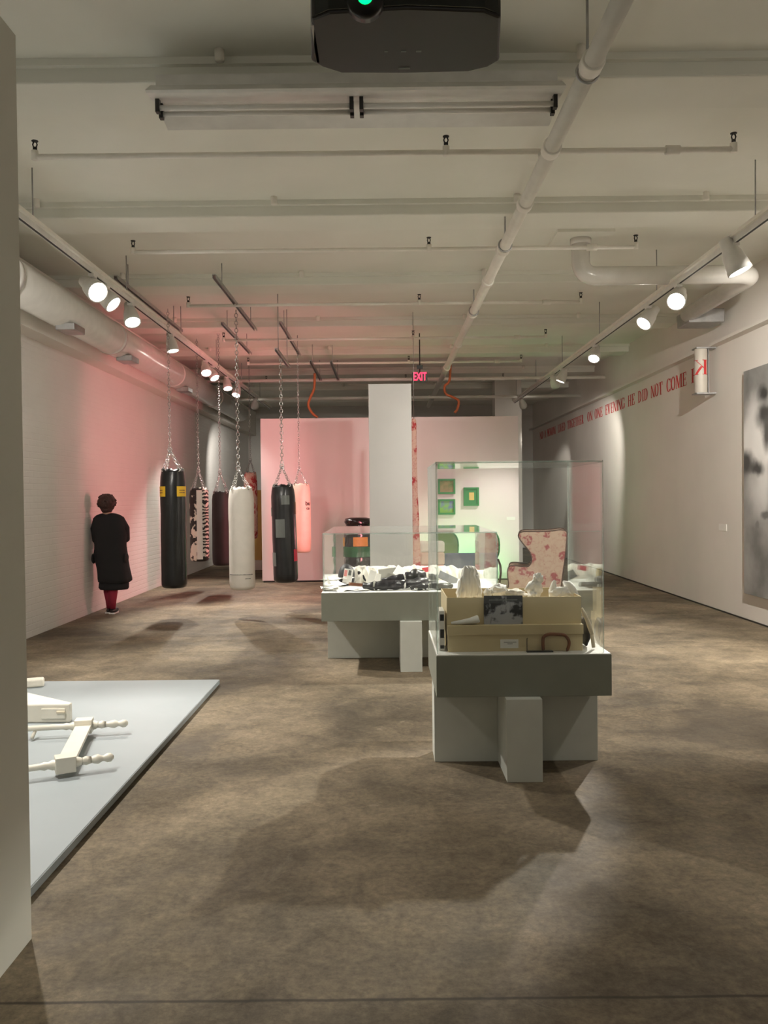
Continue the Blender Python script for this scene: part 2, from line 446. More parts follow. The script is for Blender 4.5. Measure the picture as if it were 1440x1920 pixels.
# ceiling far details: long pipes near the back, ducts
def pipe_thing(name, label, cat, pts, r, mat, parts=()):
    o = MB().tube(pts, r, 16).build(name, mat); tag(o, label, cat); return o
for i, (yq, zq, lab) in enumerate(((17.6, 4.02, 'thin white pipe crossing above the pink wall, nearest the exit sign'), (19.8, 3.9, 'thin white pipe crossing beyond the pink wall, lower of two'))):
    pipe_thing('water_pipe', lab, 'pipe', [(XL, yq, zq), (XR, yq, zq)], .035, M['pipe'])

# ---------------------------------------------------------------- sprinkler main and branches
main = thing('sprinkler_main_pipe', 'thick white pipe running the length of the ceiling right of centre', 'pipe', (1.15, 2.0, 3.98))
MAINZ = 3.98; slope = .49
MX = (MAINZ - 1.6) * slope
pipe = MB().tube([(MX, .5, MAINZ), (MX, 22.5, MAINZ)], .052, 20); pipe.build('pipe_run', M['pipe'], main)
for yq in (4.75, 5.9, 7.0, 8.25, 9.5, 11.2, 13.4, 15.8):
    MB().tube([(MX, yq - .05, MAINZ), (MX, yq + .05, MAINZ)], .066, 20).build('coupling', M['pipe'], main, bevel=.006)
for yq in (4.85, 8.15, 11.0):
    m = MB(); m.tube([(MX, yq, MAINZ), (MX, yq, ZB if False else ZC)], .008, 8)
    m.torus(Matrix.Translation((MX, yq, MAINZ)), .062, .008, 20, 6); m.build('hanger', M['steel'], main)
SZ = 4.10
head_proto = None
bn = ['nearest', 'second', 'third', 'fourth', 'fifth', 'sixth']
heads_px = [((75, 290), (838, 291), (1380, 289)), ((255, 470), (802, 470), (1188, 468)), ((355, 573), (782, 572), (1095, 570)), ]
for i in range(6):
    yb = 6.25 + i * 2.42
    br = thing('sprinkler_branch_pipe', 'thin white sprinkler pipe across the ceiling, ' + bn[i] + ' from the camera', 'pipe', (0, yb, SZ), 'sprinkler branch pipes')
    m = MB().tube([(-2.52, yb, SZ), (2.56, yb, SZ)], .021, 10)
    m.build('pipe_run', M['pipe'], br)
    MB().tube([(MX, yb, MAINZ), (MX, yb, SZ)], .028, 10).build('riser', M['pipe'], br)
    MB().tube([(MX + .9, yb, SZ - .0), (MX + 1.0, yb, SZ)], .034, 10).build('fitting', M['pipe'], br)
    for x in (-2.52, .47, 2.56):
        MB().tube([(x, yb, SZ - .02), (x, yb, SZ + .045)], .026, 10).build('elbow', M['pipe'], br)
        h = MB().tube([(x, yb, SZ + .045), (x, yb, SZ + .07)], .016, 8)
        for dx in (-.016, .016): h.tube([(x + dx * .6, yb, SZ + .07), (x + dx, yb, SZ + .09), (x + dx * .5, yb, SZ + .112)], .005, 6)
        h.tube([(x, yb, SZ + .112), (x, yb, SZ + .118)], .024, 10)
        h.build('sprinkler_head', M['dark'], br)

# ---------------------------------------------------------------- ducts
dl = thing('air_duct', 'long round white duct running along the left wall', 'duct', (-3.66, 4, 3.82))
DX, DZ, DR = -3.70, 3.80, .215
MB().tube([(DX, 3.5, DZ), (DX, 22.0, DZ)], DR, 32).build('duct_run', M['duct'], dl)
for yq in (8.3, 11.6, 15.0, 18.5):
    MB().tube([(DX, yq - .04, DZ), (DX, yq + .04, DZ)], DR + .012, 32).build('joint_band', M['duct'], dl)
for yq in (11.9, 15.3, 9.7):
    MB().box(DX - .02, DX + .20, yq, yq + .35, DZ - DR - .05, DZ - DR + .03).build('vent_boot', M['steel'], dl, bevel=.01)
dr_ = thing('elbow_duct', 'white round pipe with two elbows below the ceiling at right', 'duct', (2.13, 9.3, 4.0))
q0 = at(1089, 516, 9.26); q1 = at(1415, 516, 9.26)
def bendpts(a, c, b, r, n=8):
    a, c, b = Vector(a), Vector(c), Vector(b); u = (a - c).normalized(); w = (b - c).normalized(); s = c + u * r; e = c + w * r; out = []
    for i in range(n + 1):
        t = i / n; out.append(s * (1 - t) ** 2 + c * 2 * t * (1 - t) + e * t * t)
    return out
pz = (q0.z + q1.z) / 2
pts = [Vector((q0.x, 9.26, ZC))] + bendpts((q0.x, 9.26, ZC), (q0.x, 9.26, pz), (q1.x, 9.26, pz), .17) + bendpts((q0.x, 9.26, pz), (q1.x, 9.26, pz), (q1.x, 11.3, pz), .2) + [Vector((q1.x, 11.3, pz))]
MB().tube(pts, .098, 24).build('duct_run', M['duct'], dr_)
MB().box(q0.x - .3, q0.x + .3, 9.0, 9.5, ZC - .03, ZC).build('ceiling_plate', M['ceil'], dr_)
MB().tube([(q0.x, 9.26, ZC - .09), (q0.x, 9.26, ZC - .03)], .112, 24).build('collar', M['duct'], dr_)
MB().box(q1.x - .02, q1.x + .45, 11.2, 11.65, pz - .12, pz + .06).build('junction_box', M['steel'], dr_, bevel=.01)

# ---------------------------------------------------------------- fluorescent fixture (off)
FYn, FZ = 5.30, 4.10
f0 = at(287, 200, FYn); f1 = at(1050, 197, FYn); FZ = (f0.z + f1.z) / 2
fx = thing('fluorescent_fixture', 'long white twin-tube fluorescent fixture, switched off, under the nearest beam', 'light fixture', ((f0.x + f1.x) / 2, FYn + .1, FZ))
hx0, hx1 = f0.x, f1.x
MB().prism([(FYn - .02, FZ + .13), (FYn + .30, FZ + .13), (FYn + .42, FZ + .045), (FYn + .40, FZ + .035), (FYn + .22, FZ + .06), (FYn + .06, FZ + .06), (FYn - .12, FZ + .035), (FYn - .14, FZ + .045)], 'x', hx0 - .01, hx1 + .01).build('reflector', M['lampwhite'], fx)
MB().box(hx0, hx1, FYn + .07, FYn + .21, FZ + .13, ZB + .001).build('mounting_channel', M['lampwhite'], fx)
mid = (hx0 + hx1) / 2
for (xa, xb) in ((hx0 + .03, mid - .03), (mid + .03, hx1 - .03)):
    for dy in (0.0, .085):
        MB().tube([(xa, FYn + dy, FZ), (xb, FYn + dy, FZ)], .016, 12).build('tube', M['plaster'], fx)
        for xx in (xa, xb):
            MB().box(xx - .012, xx + .012, FYn + dy - .02, FYn + dy + .02, FZ - .03, FZ + .065).build('lamp_holder', M['black'], fx)

# ---------------------------------------------------------------- projector
pr = thing('projector', 'black ceiling projector at the top of the view with a green light on its lens', 'projector', (0.07, 2.4, 3.0))
PYf = 2.4
a0 = at(583, 30, PYf); a1 = at(941, 24, PYf); pzb = (a0.z + a1.z) / 2
pe = 0
xa, xb = a0.x, a1.x
# far end found where the underside plane meets the photo's lower outline
yfar = on_floor(760, 138, pzb).y
xl_ = on_floor(597, 124, pzb); xr_ = on_floor(922, 124, pzb)
cx = (xa + xb) / 2
outline = [(xa, PYf + .02), (xa + .05, PYf - .012), (cx, PYf - .03), (xb - .05, PYf - .012), (xb, PYf + .02), (xr_.x + .02, xr_.y - .03), (xr_.x - .012, xr_.y + .01), (xr_.x - .07, yfar - .004), (cx, yfar + .002), (xl_.x + .07, yfar - .004), (xl_.x + .012, xl_.y + .01), (xl_.x - .02, xl_.y - .03)]
MB().prism(outline, 'z', pzb, pzb + .17).build('housing', M['proj'], pr, bevel=.008)
MB().prism([(xa + .01, PYf + .01), (xa + .05, PYf - .02), (cx, PYf - .038), (xb - .05, PYf - .02), (xb - .01, PYf + .01)], 'z', pzb + .006, pzb + .165).build('front_panel', M['proj_front'], pr)
lc = at(685, 0, PYf - .04)
ln = MB(); 
ln.tube([(lc.x, PYf - .03, lc.z - .008), (lc.x, PYf - .075, lc.z - .008)], .05, 24).build('lens_barrel', M['black'], pr)
MB().tube([(lc.x, PYf - .073, lc.z - .012), (lc.x, PYf - .078, lc.z - .012)], .020, 20).build('lens', M['greenled'], pr)
for (px, py, w, h) in ((758, 128, .018, .006), (757, 96, .008, .005), (785, 96, .008, .005), (724, 96, .005, .005)):
    q = on_floor(px, py, pzb); MB().box(q.x - w, q.x + w, q.y - h, q.y + h, pzb - .001, pzb + .003).build('marking', M['greypatch'], pr)
MB().box(xa - .004, xa + .004, PYf + .05, xl_.y - .02, pzb + .0, pzb + .01).build('seam', M['lampwhite'], pr)
MB().tube([(cx, PYf + .15, pzb + .17), (cx, PYf + .15, ZC)], .03, 14).build('ceiling_mount', M['black'], pr)

# ---------------------------------------------------------------- light tracks
TLX, TRX = -2.93, 3.13
def track(x, ya, yb, label):
    TZ = 3.82 if x > 0 else 3.88
    t = thing('light_track', label, 'light track', (x, ya, TZ))
    MB().box(x - .022, x + .022, ya, yb, TZ, TZ + .045).build('rail', M['lampwhite'], t)
    MB().box(x - .010, x + .010, ya + .01, yb - .01, TZ - .003, TZ + .001).build('conductor_slot', M['dark'], t)
    MB().box(x - .05, x + .05, ya, yb, TZ + .045, TZ + .075).build('mounting_strip', M['pipe'], t)
    yq = ya + 1
    while yq < yb:
        MB().tube([(x, yq, TZ + .07), (x, yq, ZC)], .006, 6).build('hanger_wire', M['steel'], t)
        yq += 2.6
    return t
tl = track(TLX, 1.0, at(525, 785, 1).y if False else 22.0, 'white light track hung above the left wall and punching bags')
tr = track(TRX, 1.0, 20.9, 'white light track hung along the right side by the lettered wall')
def lamp(x, y, target, watts, label, angle=55, group=None, on=True, size=1.0, col=WHITE_L, drop=.14):
    TZ = 3.82 if x > 0 else 3.88
    size *= 1.3; c = Vector((x, y, TZ - drop)); d = (Vector(target) - c).normalized()
    t = thing('track_lamp', label, 'spotlight', (x, y, TZ), group)
    q = d.to_track_quat('Z', 'Y').to_matrix().to_4x4(); R = Matrix.Translation(c) @ q
    MB().box(x - .03, x + .03, y - .05, y + .05, TZ - .03, TZ).build('adapter', M['lampwhite'], t, bevel=.004)
    MB().tube([(x, y, TZ - .03), (x, y, TZ - drop)], .009, 8).build('stem', M['lampwhite'], t)
    s = size
    MB().lathe([(.001, -.13 * s), (.034 * s, -.125 * s), (.04 * s, -.07 * s), (.055 * s, -.03 * s), (.064 * s, .03 * s), (.068 * s, .075 * s), (.060 * s, .075 * s), (.058 * s, .06 * s)], M=R, n=20).build('lamp_can', M['lampwhite'] if on else M['steel'], t)
    MB().lathe([(.001, .062 * s), (.057 * s, .062 * s), (.05 * s, .070 * s), (.001, .076 * s)], M=R, n=20).build('lamp_face', M['glow'] if on else M['greypatch'], t)
    if on and watts > 0: spot(c + d * .092 * size, target, watts, angle, col)
    return t
G_L = 'lamps on the left track'; G_R = 'lamps on the right track'
def yl(px): return TLX * F / (px - 722 - 3)
def yr(px): return TRX * F / (px - 722 + 3)
# left row, nearest first
lamp(TLX, yl(183), (0.72, 5.3, .9), 330, 'nearest glowing lamp of the left track, brightest of the row', 22, G_L, size=1.25)
lamp(TLX, yl(208), (0.3, 8.7, .7), 330, 'glowing lamp of the left track just behind the brightest one', 44, G_L, size=1.15)
lamp(TLX, yl(254), (-1.6, 8.0, 0), 150, 'glowing lamp of the left track, third along, facing the room', 60, G_L, size=1.1)
lamp(TLX, yl(329), (-2.2, 11.5, .3), 200, 'left track lamp above the black punching bag with yellow labels', 55, G_L)
lamp(TLX, yl(392), (-1.9, 11.6, .1), 170, 'left track lamp, first of the far cluster of four', 55, G_L)
lamp(TLX, yl(405), (-.9, 13.3, .3), 120, 'left track lamp, second of the far cluster of four', 55, G_L)
lamp(TLX, yl(432), (-2.2, 14.6, .2), 120, 'left track lamp, third of the far cluster of four', 80, G_L)
lamp(TLX, yl(450), (-3.5, 15.4, .4), 120, 'left track lamp, farthest of the cluster, beside the white bag chain', 60, G_L)
# right row
lamp(TRX, yr(1375), (4.4, 7.2, .6), 90, 'nearest right track lamp, wide end toward the painting', 60, G_R, size=1.25)
lamp(TRX, yr(1270), (.80, 5.35, .95), 560, 'round glowing lamp on the right track beside the elbow duct', 20, G_R, size=1.15)
lamp(TRX, yr(1214), (.40, 8.7, .7), 420, 'right track lamp, third from the near end, tilted down', 42, G_R, size=1.1)
lamp(TRX, yr(1114), (1.6, 10.2, .0), 110, 'right track lamp, fourth from the near end', 65, G_R)
lamp(TRX, yr(1053), (2.0, 15.2, 1.0), 150, 'right track lamp, nearer one of the close pair at the far end', 70, G_R)
lamp(TRX, yr(1038), (4.55, 18.4, 1.6), 70, 'right track lamp, farther one of the close pair', 80, G_R)
lamp(TRX, yr(978), (4.5, 22.3, 1.7), 60, 'lamp at the far end of the right track, turned away from the camera', 36, G_R)
lamp(TLX, 19.4, (-3.6, 22.5, 1.0), 100, 'added lamp at the far end of the left track, turned to the wall', 90, G_L)  # added to brighten the far left bay
AIM = ['platform', 'left brick wall', 'cream drawer', 'open box', 'large canvas', 'bare floor', 'pillar face', 'framed pictures', 'pink wall']
# the near ends of both tracks, above the frame
for (x, y, tg, w, ang) in ((TLX, 6.2, (-1.9, 4.9, 0), 190, 70), (TLX, 5.2, (XL, 9.0, 1.2), 120, 85), (TLX, 3.6, (-2.3, 5.6, 0), 120, 75),
                      (TRX, 6.6, (1.6, 7.4, 0), 200, 80), (TRX, 6.1, (XR, 9.8, 1.3), 460, 85), (TRX, 4.2, (1.6, 3.2, 0), 35, 80),
                      (TRX, 3.2, (.25, 12.4, 2.0), 260, 30), (TRX, 2.4, (1.6, 16.2, 1.5), 300, 26), (TLX, 2.4, (-.4, 16, 1.6), 150, 26)):
    lamp(x, y, tg, w, 'white lamp near the front end of the %s track, aimed at the %s' % ('left' if x < 0 else 'right', AIM.pop(0)), ang, 'near track lamps')

# pink light behind the pillar, added green panel out of view behind the settee
def neon(name, label, loc, w, h, face, mat, col, watts, ang=150):
    t = thing(name, label, 'light', loc)
    x, y, z = loc; d = Vector(face).normalized(); q = d.to_track_quat('Z', 'Y').to_matrix().to_4x4()
    R = Matrix.Translation((x, y, z + h / 2)) @ Matrix.Rotation(math.atan2(d.y, d.x), 4, 'Z')
    MB().box(-.05, 0, -w / 2, w / 2, -h / 2, h / 2, R).build('housing', M['black'], t)
    MB().box(.001, .012, -w / 2 + .01, w / 2 - .01, -h / 2 + .01, h / 2 - .01, R).build('light_panel', mat, t)
    l = bpy.data.lights.new('panel_light', 'AREA'); l.shape = 'RECTANGLE'; l.size = w; l.size_y = h; l.energy = watts; l.color = col
    o = bpy.data.objects.new('panel_light', l); COL.objects.link(o); o.location = R @ Vector((.03, 0, 0)); o.rotation_euler = d.to_track_quat('-Z', 'Y').to_euler()
    return t
PXc = (p0.x + p1.x) / 2
neon('unseen_light', 'pink light panel on the rear face of the pillar', (PXc - .05, PLY + .66, .9), .22, 1.3, (-.75, .62, .12), M['pinkneon'], (1.0, .28, .31), 46)
spot((PXc - .2, PLY + .78, 1.7), (XL, 14.9, 2.3), 62, 92, (1.0, .24, .26), .35, .08)  # added spot without a fixture, strengthens the pink on the left wall
neon('unseen_light', 'added green light panel out of view behind the settee, facing up the pink wall', (1.45, 15.62, 0), 1.1, .20, (0, .45, .9), M['addedgreen'], (.30, 1.0, .38), 15)  # added panel, tints the pink wall green from below

# ---------------------------------------------------------------- lettering on the right wall
def seg(mb, x0, y0, x1, y1, w, T):
    mb.add([T(x0 - w / 2, y0), T(x0 + w / 2, y0), T(x1 + w / 2, y1), T(x1 - w / 2, y1)], [(0, 1, 2, 3)])
def hbar(mb, x0, x1, y, t, T):
    mb.add([T(x0, y - t / 2), T(x1, y - t / 2), T(x1, y + t / 2), T(x0, y + t / 2)], [(0, 1, 2, 3)])
def arc(mb, cx, cy, rx, ry, a0, a1, tk, tn, T, n=18):
    pts = []
    for i in range(n + 1):
        a = math.radians(a0 + (a1 - a0) * i / n); pts.append((T(cx + rx * math.cos(a), cy + ry * math.sin(a)), T(cx + (rx - tk) * math.cos(a), cy + (ry - tn) * math.sin(a))))
    vs = [p for q in pts for p in q]; mb.add(vs, [(2 * i, 2 * i + 1, 2 * i + 3, 2 * i + 2) for i in range(n)])
K_, t_n, s_ = .15, .045, .035
def letter(mb, ch, T):
    def V(x, thick=True, serif=True, y0=0, y1=1):
        w = K_ if thick else t_n
        seg(mb, x, y0, x, y1, w, T)
        if serif:
            for y in (y0 + s_ / 2, y1 - s_ / 2): hbar(mb, x - w / 2 - .08, x + w / 2 + .08, y, s_, T)
    def D(x0, y0, x1, y1, thick): seg(mb, x0, y0, x1, y1, K_ if thick else t_n, T)
    def S(x, y, w=.13): hbar(mb, x - w, x + w, y, s_, T)
    if ch == 'A': D(.1, 0, .40, 1, False); D(.70, 0, .40, 1, True); hbar(mb, .2, .6, .32, t_n, T); S(.1, .02); S(.7, .02, .16); return .82
    if ch == 'W': D(.12, 1, .32, 0, True); D(.55, 1, .32, 0, False); D(.55, 1, .76, 0, True); D(.98, 1, .76, 0, False); S(.12, .98, .16); S(.55, .98, .16); S(.98, .98); return 1.1
    if ch == 'O': arc(mb, .40, .5, .38, .52, 0, 360, K_, t_n, T, 28); return .82
    if ch == 'C': arc(mb, .40, .5, .38, .52, 45, 315, K_, t_n, T, 24); seg(mb, .66, .68, .66, .98, .045, T); seg(mb, .66, .02, .66, .26, .03, T); return .76
    if ch == 'G': arc(mb, .40, .5, .38, .52, 45, 320, K_, t_n, T, 24); seg(mb, .66, .68, .66, .98, .045, T); seg(mb, .66, .06, .66, .42, .13, T); hbar(mb, .52, .8, .42, s_, T); return .84
    if ch == 'M': V(.1, False); V(.90); D(.16, 1, .48, 0, True); D(.82, 1, .48, 0, False); return 1.06
    if ch == 'N': V(.1, False); V(.72, False); D(.14, 1, .70, 0, True); return .84
    if ch == 'L': V(.18); hbar(mb, .1, .62, .022, t_n, T); seg(mb, .62, 0, .62, .28, .045, T); return .70
    if ch == 'I': V(.18); return .38
    if ch == 'V': D(.12, 1, .38, 0, True); D(.66, 1, .38, 0, False); S(.12, .98, .16); S(.66, .98); return .76
    if ch == 'E': V(.18); hbar(mb, .1, .62, .022, t_n, T); hbar(mb, .1, .60, .978, t_n, T); hbar(mb, .18, .48, .5, t_n, T); seg(mb, .61, 0, .61, .26, .04, T); seg(mb, .59, .76, .59, 1, .04, T); seg(mb, .47, .38, .47, .62, .035, T); return .70
    if ch == 'D': V(.18); arc(mb, .32, .5, .44, .5, -90, 90, K_, t_n, T); hbar(mb, .18, .34, .022, t_n, T); hbar(mb, .18, .34, .978, t_n, T); return .84
    if ch == 'T': V(.38); hbar(mb, .04, .72, .978, t_n, T); seg(mb, .05, .74, .05, 1, .04, T); seg(mb, .71, .74, .71, 1, .04, T); return .78
    if ch == 'H': V(.18); V(.68); hbar(mb, .18, .68, .5, t_n, T); return .88
    if ch == 'R': V(.18); arc(mb, .32, .74, .30, .26, -90, 90, .13, t_n, T); hbar(mb, .18, .34, .502, t_n, T); hbar(mb, .18, .34, .978, t_n, T); D(.34, .5, .66, 0, True); S(.68, .02, .12); return .82
    if ch == 'K': V(.18); D(.70, 1, .24, .42, False); D(.36, .56, .70, 0, True); S(.70, .98, .14); S(.70, .02, .16); return .86
    return .4
def word_width(w):
    t = MB(); return sum(letter(t, c, lambda x, y: (x, 0, y)) for c in w) + .04 * (len(w) - 1)
def put_word(w, yfar, ynear, zb, h, x, group):
    mb = MB(); W = word_width(w); sc = (yfar - ynear) / W; u = 0
    for c in w:
        T = (lambda uu: (lambda a, b: (x - .004, yfar - (uu + a) * sc, zb + b * h)))(u)
        u += letter(mb, c, T) + .04
    o = mb.build('wall_lettering', M['red'])
    so = o.modifiers.new('th', 'SOLIDIFY'); so.thickness = .004
    return tag(o, 'red serif wall lettering reading ' + w + ' on the right wall', 'lettering', group)
LH = .205; LZ = 3.235
def ywall(px): return on_x(px, 760, XR).y
for w, xa_, xb_ in (('ND', 1012, 1019), ('A', 1020.5, 1023.5), ('WOMAN', 1026, 1041.5), ('LIVED', 1046, 1060), ('TOGETHER', 1063.5, 1094.5), ('ON', 1101.5, 1111), ('ONE', 1115.5, 1130),
                  ('EVENING', 1135, 1172), ('HE', 1177.5, 1190.5), ('DID', 1196.5, 1215.5), ('NOT', 1221, 1243), ('COME', 1250.5, 1288), ('H', 1296, 1311)):
    put_word(w, ywall(xa_), ywall(xb_), LZ, LH, XR, 'red words along the right wall')
# sign tube with a mirrored K
KY = 11.75
k0 = at(1314, 655, KY); k1 = at(1314, 737, KY)
kt = thing('sign_tube', 'white tube with mirrored red K in a metal bracket on the right wall', 'sign', (k0.x, KY, k1.z))
kr = .085; kx = k0.x
MB().lathe([(.001, 0), (kr, 0), (kr, k0.z - k1.z), (.001, k0.z - k1.z)], (kx, KY, k1.z), 28).build('tube', M['tube'], kt, bevel=.004)
kb = MB(); kh = (605 - 345) / 9.6 * 11.75 / F; kz = at(1314, 703.5, KY).z
def KT(a, b):
    ang = -1.93 + (0.42 - a) * 2.9      # mirrored: the stem is at the right
    return (kx + (kr + .003) * math.cos(ang), KY + (kr + .003) * math.sin(ang), kz + b * kh)
def fine_letter(ch):
    tmp = MB(); letter(tmp, ch, lambda a, b: (a, 0, b))
    for f in tmp.f:
        p = [tmp.v[i] for i in f]
        if len(p) == 4:
            n = 6; vs = []; fs = []
            for i in range(n + 1):
                for j in range(n + 1):
                    s, t = i / n, j / n
                    q = p[0] * (1 - s) * (1 - t) + p[1] * s * (1 - t) + p[2] * s * t + p[3] * (1 - s) * t
                    vs.append(KT(q.x, q.z))
            for i in range(n):
                for j in range(n): a_ = i * (n + 1) + j; fs.append((a_, a_ + 1, a_ + n + 2, a_ + n + 1))
            kb.add(vs, fs)
fine_letter('K')
ko = kb.build('letter', M['red'], kt); so = ko.modifiers.new('th', 'SOLIDIFY'); so.thickness = .003; so.offset = 0
kk = MB()
for z in (k1.z - .02, k0.z): kk.box(kx - .09, XR - .02, KY - .09, KY + .10, z, z + .018)
kk.box(kx + .09, kx + .10, KY - .03, KY + .05, k1.z - .02, k0.z + .018); kk.build('bracket', M['steel'], kt)

# ---------------------------------------------------------------- exit sign
EY = 14.6
e0 = at(773, 698, EY); e1 = at(801.5, 715, EY)
ex = thing('exit_sign', 'illuminated red EXIT sign hanging above the pillar', 'sign', ((e0.x + e1.x) / 2, EY, e1.z))
MB().box(e0.x, e1.x, EY, EY + .05, e1.z, e0.z).build('housing', M['black'], ex, bevel=.005)
MB().box((e0.x + e1.x) / 2 - .05, (e0.x + e1.x) / 2 + .05, EY, EY + .05, e0.z + .06, e0.z + .12).build('canopy', M['black'], ex)
MB().tube([((e0.x + e1.x) / 2, EY + .025, e0.z), ((e0.x + e1.x) / 2, EY + .025, ZC)], .01, 8).build('stem', M['black'], ex)
def text_mesh(txt, size, name):
    cu = bpy.data.curves.new(name, 'FONT'); cu.body = txt; cu.size = size; cu.extrude = 0.002; cu.align_x = 'CENTER'; cu.align_y = 'CENTER'; cu.offset = size * .02
    o = bpy.data.objects.new(name, cu); COL.objects.link(o)
    bpy.context.view_layer.update()
    me = bpy.data.meshes.new_from_object(o.evaluated_get(bpy.context.evaluated_depsgraph_get()))
    bpy.data.objects.remove(o); return me
me = text_mesh('EXIT', .215, 'exit_text'); me.materials.clear(); me.materials.append(M['exitred'])
for v in me.vertices: v.co = Vector((v.co.x * .52, -v.co.z, v.co.y * .88))
o = bpy.data.objects.new('lettering', me); COL.objects.link(o); o.parent = ex
o.location = (0, -.004, (e0.z - e1.z) / 2)

# ---------------------------------------------------------------- painting on the right wall
def paint_mat():
    m, nt, b = new_mat('grey_cloud_painting'); N = nt.nodes; L = nt.links
    tc = N.new('ShaderNodeTexCoord')
    nz = N.new('ShaderNodeTexNoise'); nz.inputs['Scale'].default_value = 2.2; nz.inputs['Detail'].default_value = 6; L.new(tc.outputs['Object'], nz.inputs['Vector'])
    ds = N.new('ShaderNodeMix'); ds.data_type = 'VECTOR'; ds.inputs[0].default_value = .22; L.new(tc.outputs['Object'], ds.inputs[4]); L.new(nz.outputs['Color'], ds.inputs[5])
    r = N.new('ShaderNodeValToRGB'); r.color_ramp.elements[0].position = .3; r.color_ramp.elements[1].position = .7
    r.color_ramp.elements[0].color = (.16, .16, .155, 1); r.color_ramp.elements[1].color = (.34, .335, .325, 1); L.new(nz.outputs[0], r.inputs[0])
    cur = r.outputs[0]
    # (px, py, ry, rz, value) blobs on the canvas
    for (px, py, ry, rz, val, soft) in ((1418, 803, .40, .42, .74, .7), (1406, 830, .42, .30, .80, .7), (1432, 838, .30, .42, .85, .6), (1440, 760, .22, .22, .70, .7), (1425, 925, .40, .40, .62, .9), (1432, 900, .2, .3, .7, .8),
                                        (1400, 868, .26, .17, .07, .75), (1421, 877, .24, .10, .07, .8), (1434, 741, .18, .14, .05, .8), (1437, 780, .28, .17, .06, .8), (1440, 810, .14, .22, .10, .8), (1436, 967, .16, .06, .16, .6), (1418, 985, .05, .05, .2, .6)):
        c = on_x(px, py, XR - .05)
        mp = N.new('ShaderNodeVectorMath'); mp.operation = 'SUBTRACT'; L.new(ds.outputs[1], mp.inputs[0])
        mp.inputs[1].default_value = (c.x * .78 + .11, c.y * .78 + .11, c.z * .78 + .11)
        sc = N.new('ShaderNodeVectorMath'); sc.operation = 'MULTIPLY'; L.new(mp.outputs[0], sc.inputs[0]); sc.inputs[1].default_value = (0, 1 / ry, 1 / rz)
        ln = N.new('ShaderNodeVectorMath'); ln.operation = 'LENGTH'; L.new(sc.outputs[0], ln.inputs[0])
        mr = N.new('ShaderNodeMapRange'); mr.interpolation_type = 'SMOOTHSTEP'; mr.inputs[1].default_value = 1.0; mr.inputs[2].default_value = 1 - soft; L.new(ln.outputs['Value'], mr.inputs[0])
        mx = N.new('ShaderNodeMix'); mx.data_type = 'RGBA'; L.new(mr.outputs[0], mx.inputs[0]); L.new(cur, mx.inputs[6]); mx.inputs[7].default_value = (val, val * .99, val * .97, 1)
        cur = mx.outputs[2]
    L.new(cur, b.inputs['Base Color']); b.inputs['Roughness'].default_value = .7
    return m
pa = on_x(1394, 697, XR - .06); pb = on_x(1398, 1113, XR - .06)
pt = MB().box(XR - .06, XR - .001, 8.2, pa.y, pb.z, pa.z).build('painting', paint_mat(), bevel=.003)
tag(pt, 'large unframed black and white canvas with cloudy shapes on the right wall', 'painting')
w1 = on_x(1355, 988, XR)
tag(MB().box(XR - .006, XR, w1.y - .14, w1.y + .12, w1.z - .05, w1.z + .04).build('wall_label', M['paper']), 'small white caption card on the right wall left of the large canvas', 'label')
w2 = at(958, 972, WY)
tag(MB().box(w2.x - .08, w2.x + .08, WY - .005, WY, w2.z - .03, w2.z + .03).build('wall_label', M['paper']), 'small white caption card at the right end of the pink wall', 'label')

# ---------------------------------------------------------------- framed pictures on the pink wall
def picture(x0, x1, y0, y1, frame, matl, label, art):
    a = at(x0, y0, WY); b = at(x1, y1, WY); t = thing('framed_picture', label, 'picture', ((a.x + b.x) / 2, WY - .02, b.z), 'framed pictures on the pink wall')
    f = .035
    mb = MB(); mb.box(a.x, a.x + f, WY - .04, WY, b.z, a.z); mb.box(b.x - f, b.x, WY - .04, WY, b.z, a.z); mb.box(a.x + f, b.x - f, WY - .04, WY, a.z - f, a.z); mb.box(a.x + f, b.x - f, WY - .04, WY, b.z, b.z + f)
    mb.build('frame', frame, t)
    MB().box(a.x + f, b.x - f, WY - .022, WY - .002, b.z + f, a.z - f).build('artwork', matl, t)
    if art:
        m = MB(); w = b.x - a.x; h = a.z - b.z
        for (u0, u1, v0, v1, k) in art: m.mi = k; m.box(a.x + u0 * w, a.x + u1 * w, WY - .025, WY - .021, b.z + v0 * h, b.z + v1 * h)
        m.build('motif', [M['cloth_w'], M['gold'], M['greencloth']], t)
M['greencloth'] = flat('lime_green_cloth', (.22, .48, .08), .7)
M['art1'] = pattern_mat('brown_figure_art', (.35, .26, .14), (.10, .16, .05), 'marble', 2.2)
M['art2'] = pattern_mat('lime_blue_art', (.22, .42, .08), (.16, .15, .45), 'marble', 2.6)
picture(821, 853.5, 898, 926, M['green'], M['art1'], 'upper left framed picture, brown and green figure scene', [])
picture(821, 853.5, 936, 964.5, M['green'], M['art2'], 'lower left framed picture, lime green and blue-violet', [])
picture(869, 898, 914, 948, M['green'], M['green'], 'green framed picture with a small gold rectangle in its middle', [(.36, .68, .3, .72, 1)])

# gold panel and other things in the far left bay
g0 = at(470, 919, 19.0); g1 = at(500, 1050, 19.0)
gp = tag(MB().box(g0.x, g1.x + .3, 19.0, 19.08, g1.z, g0.z).build('gold_panel', M['gold'], bevel=.004), 'golden panel standing in the far left bay beside the pink wall', 'panel')
gb = MB().box(g0.x, g1.x + .3, 18.98, 19.1, 0, g1.z).build('base', M['wall'], gp)
fb = at(468, 900, 15.6)
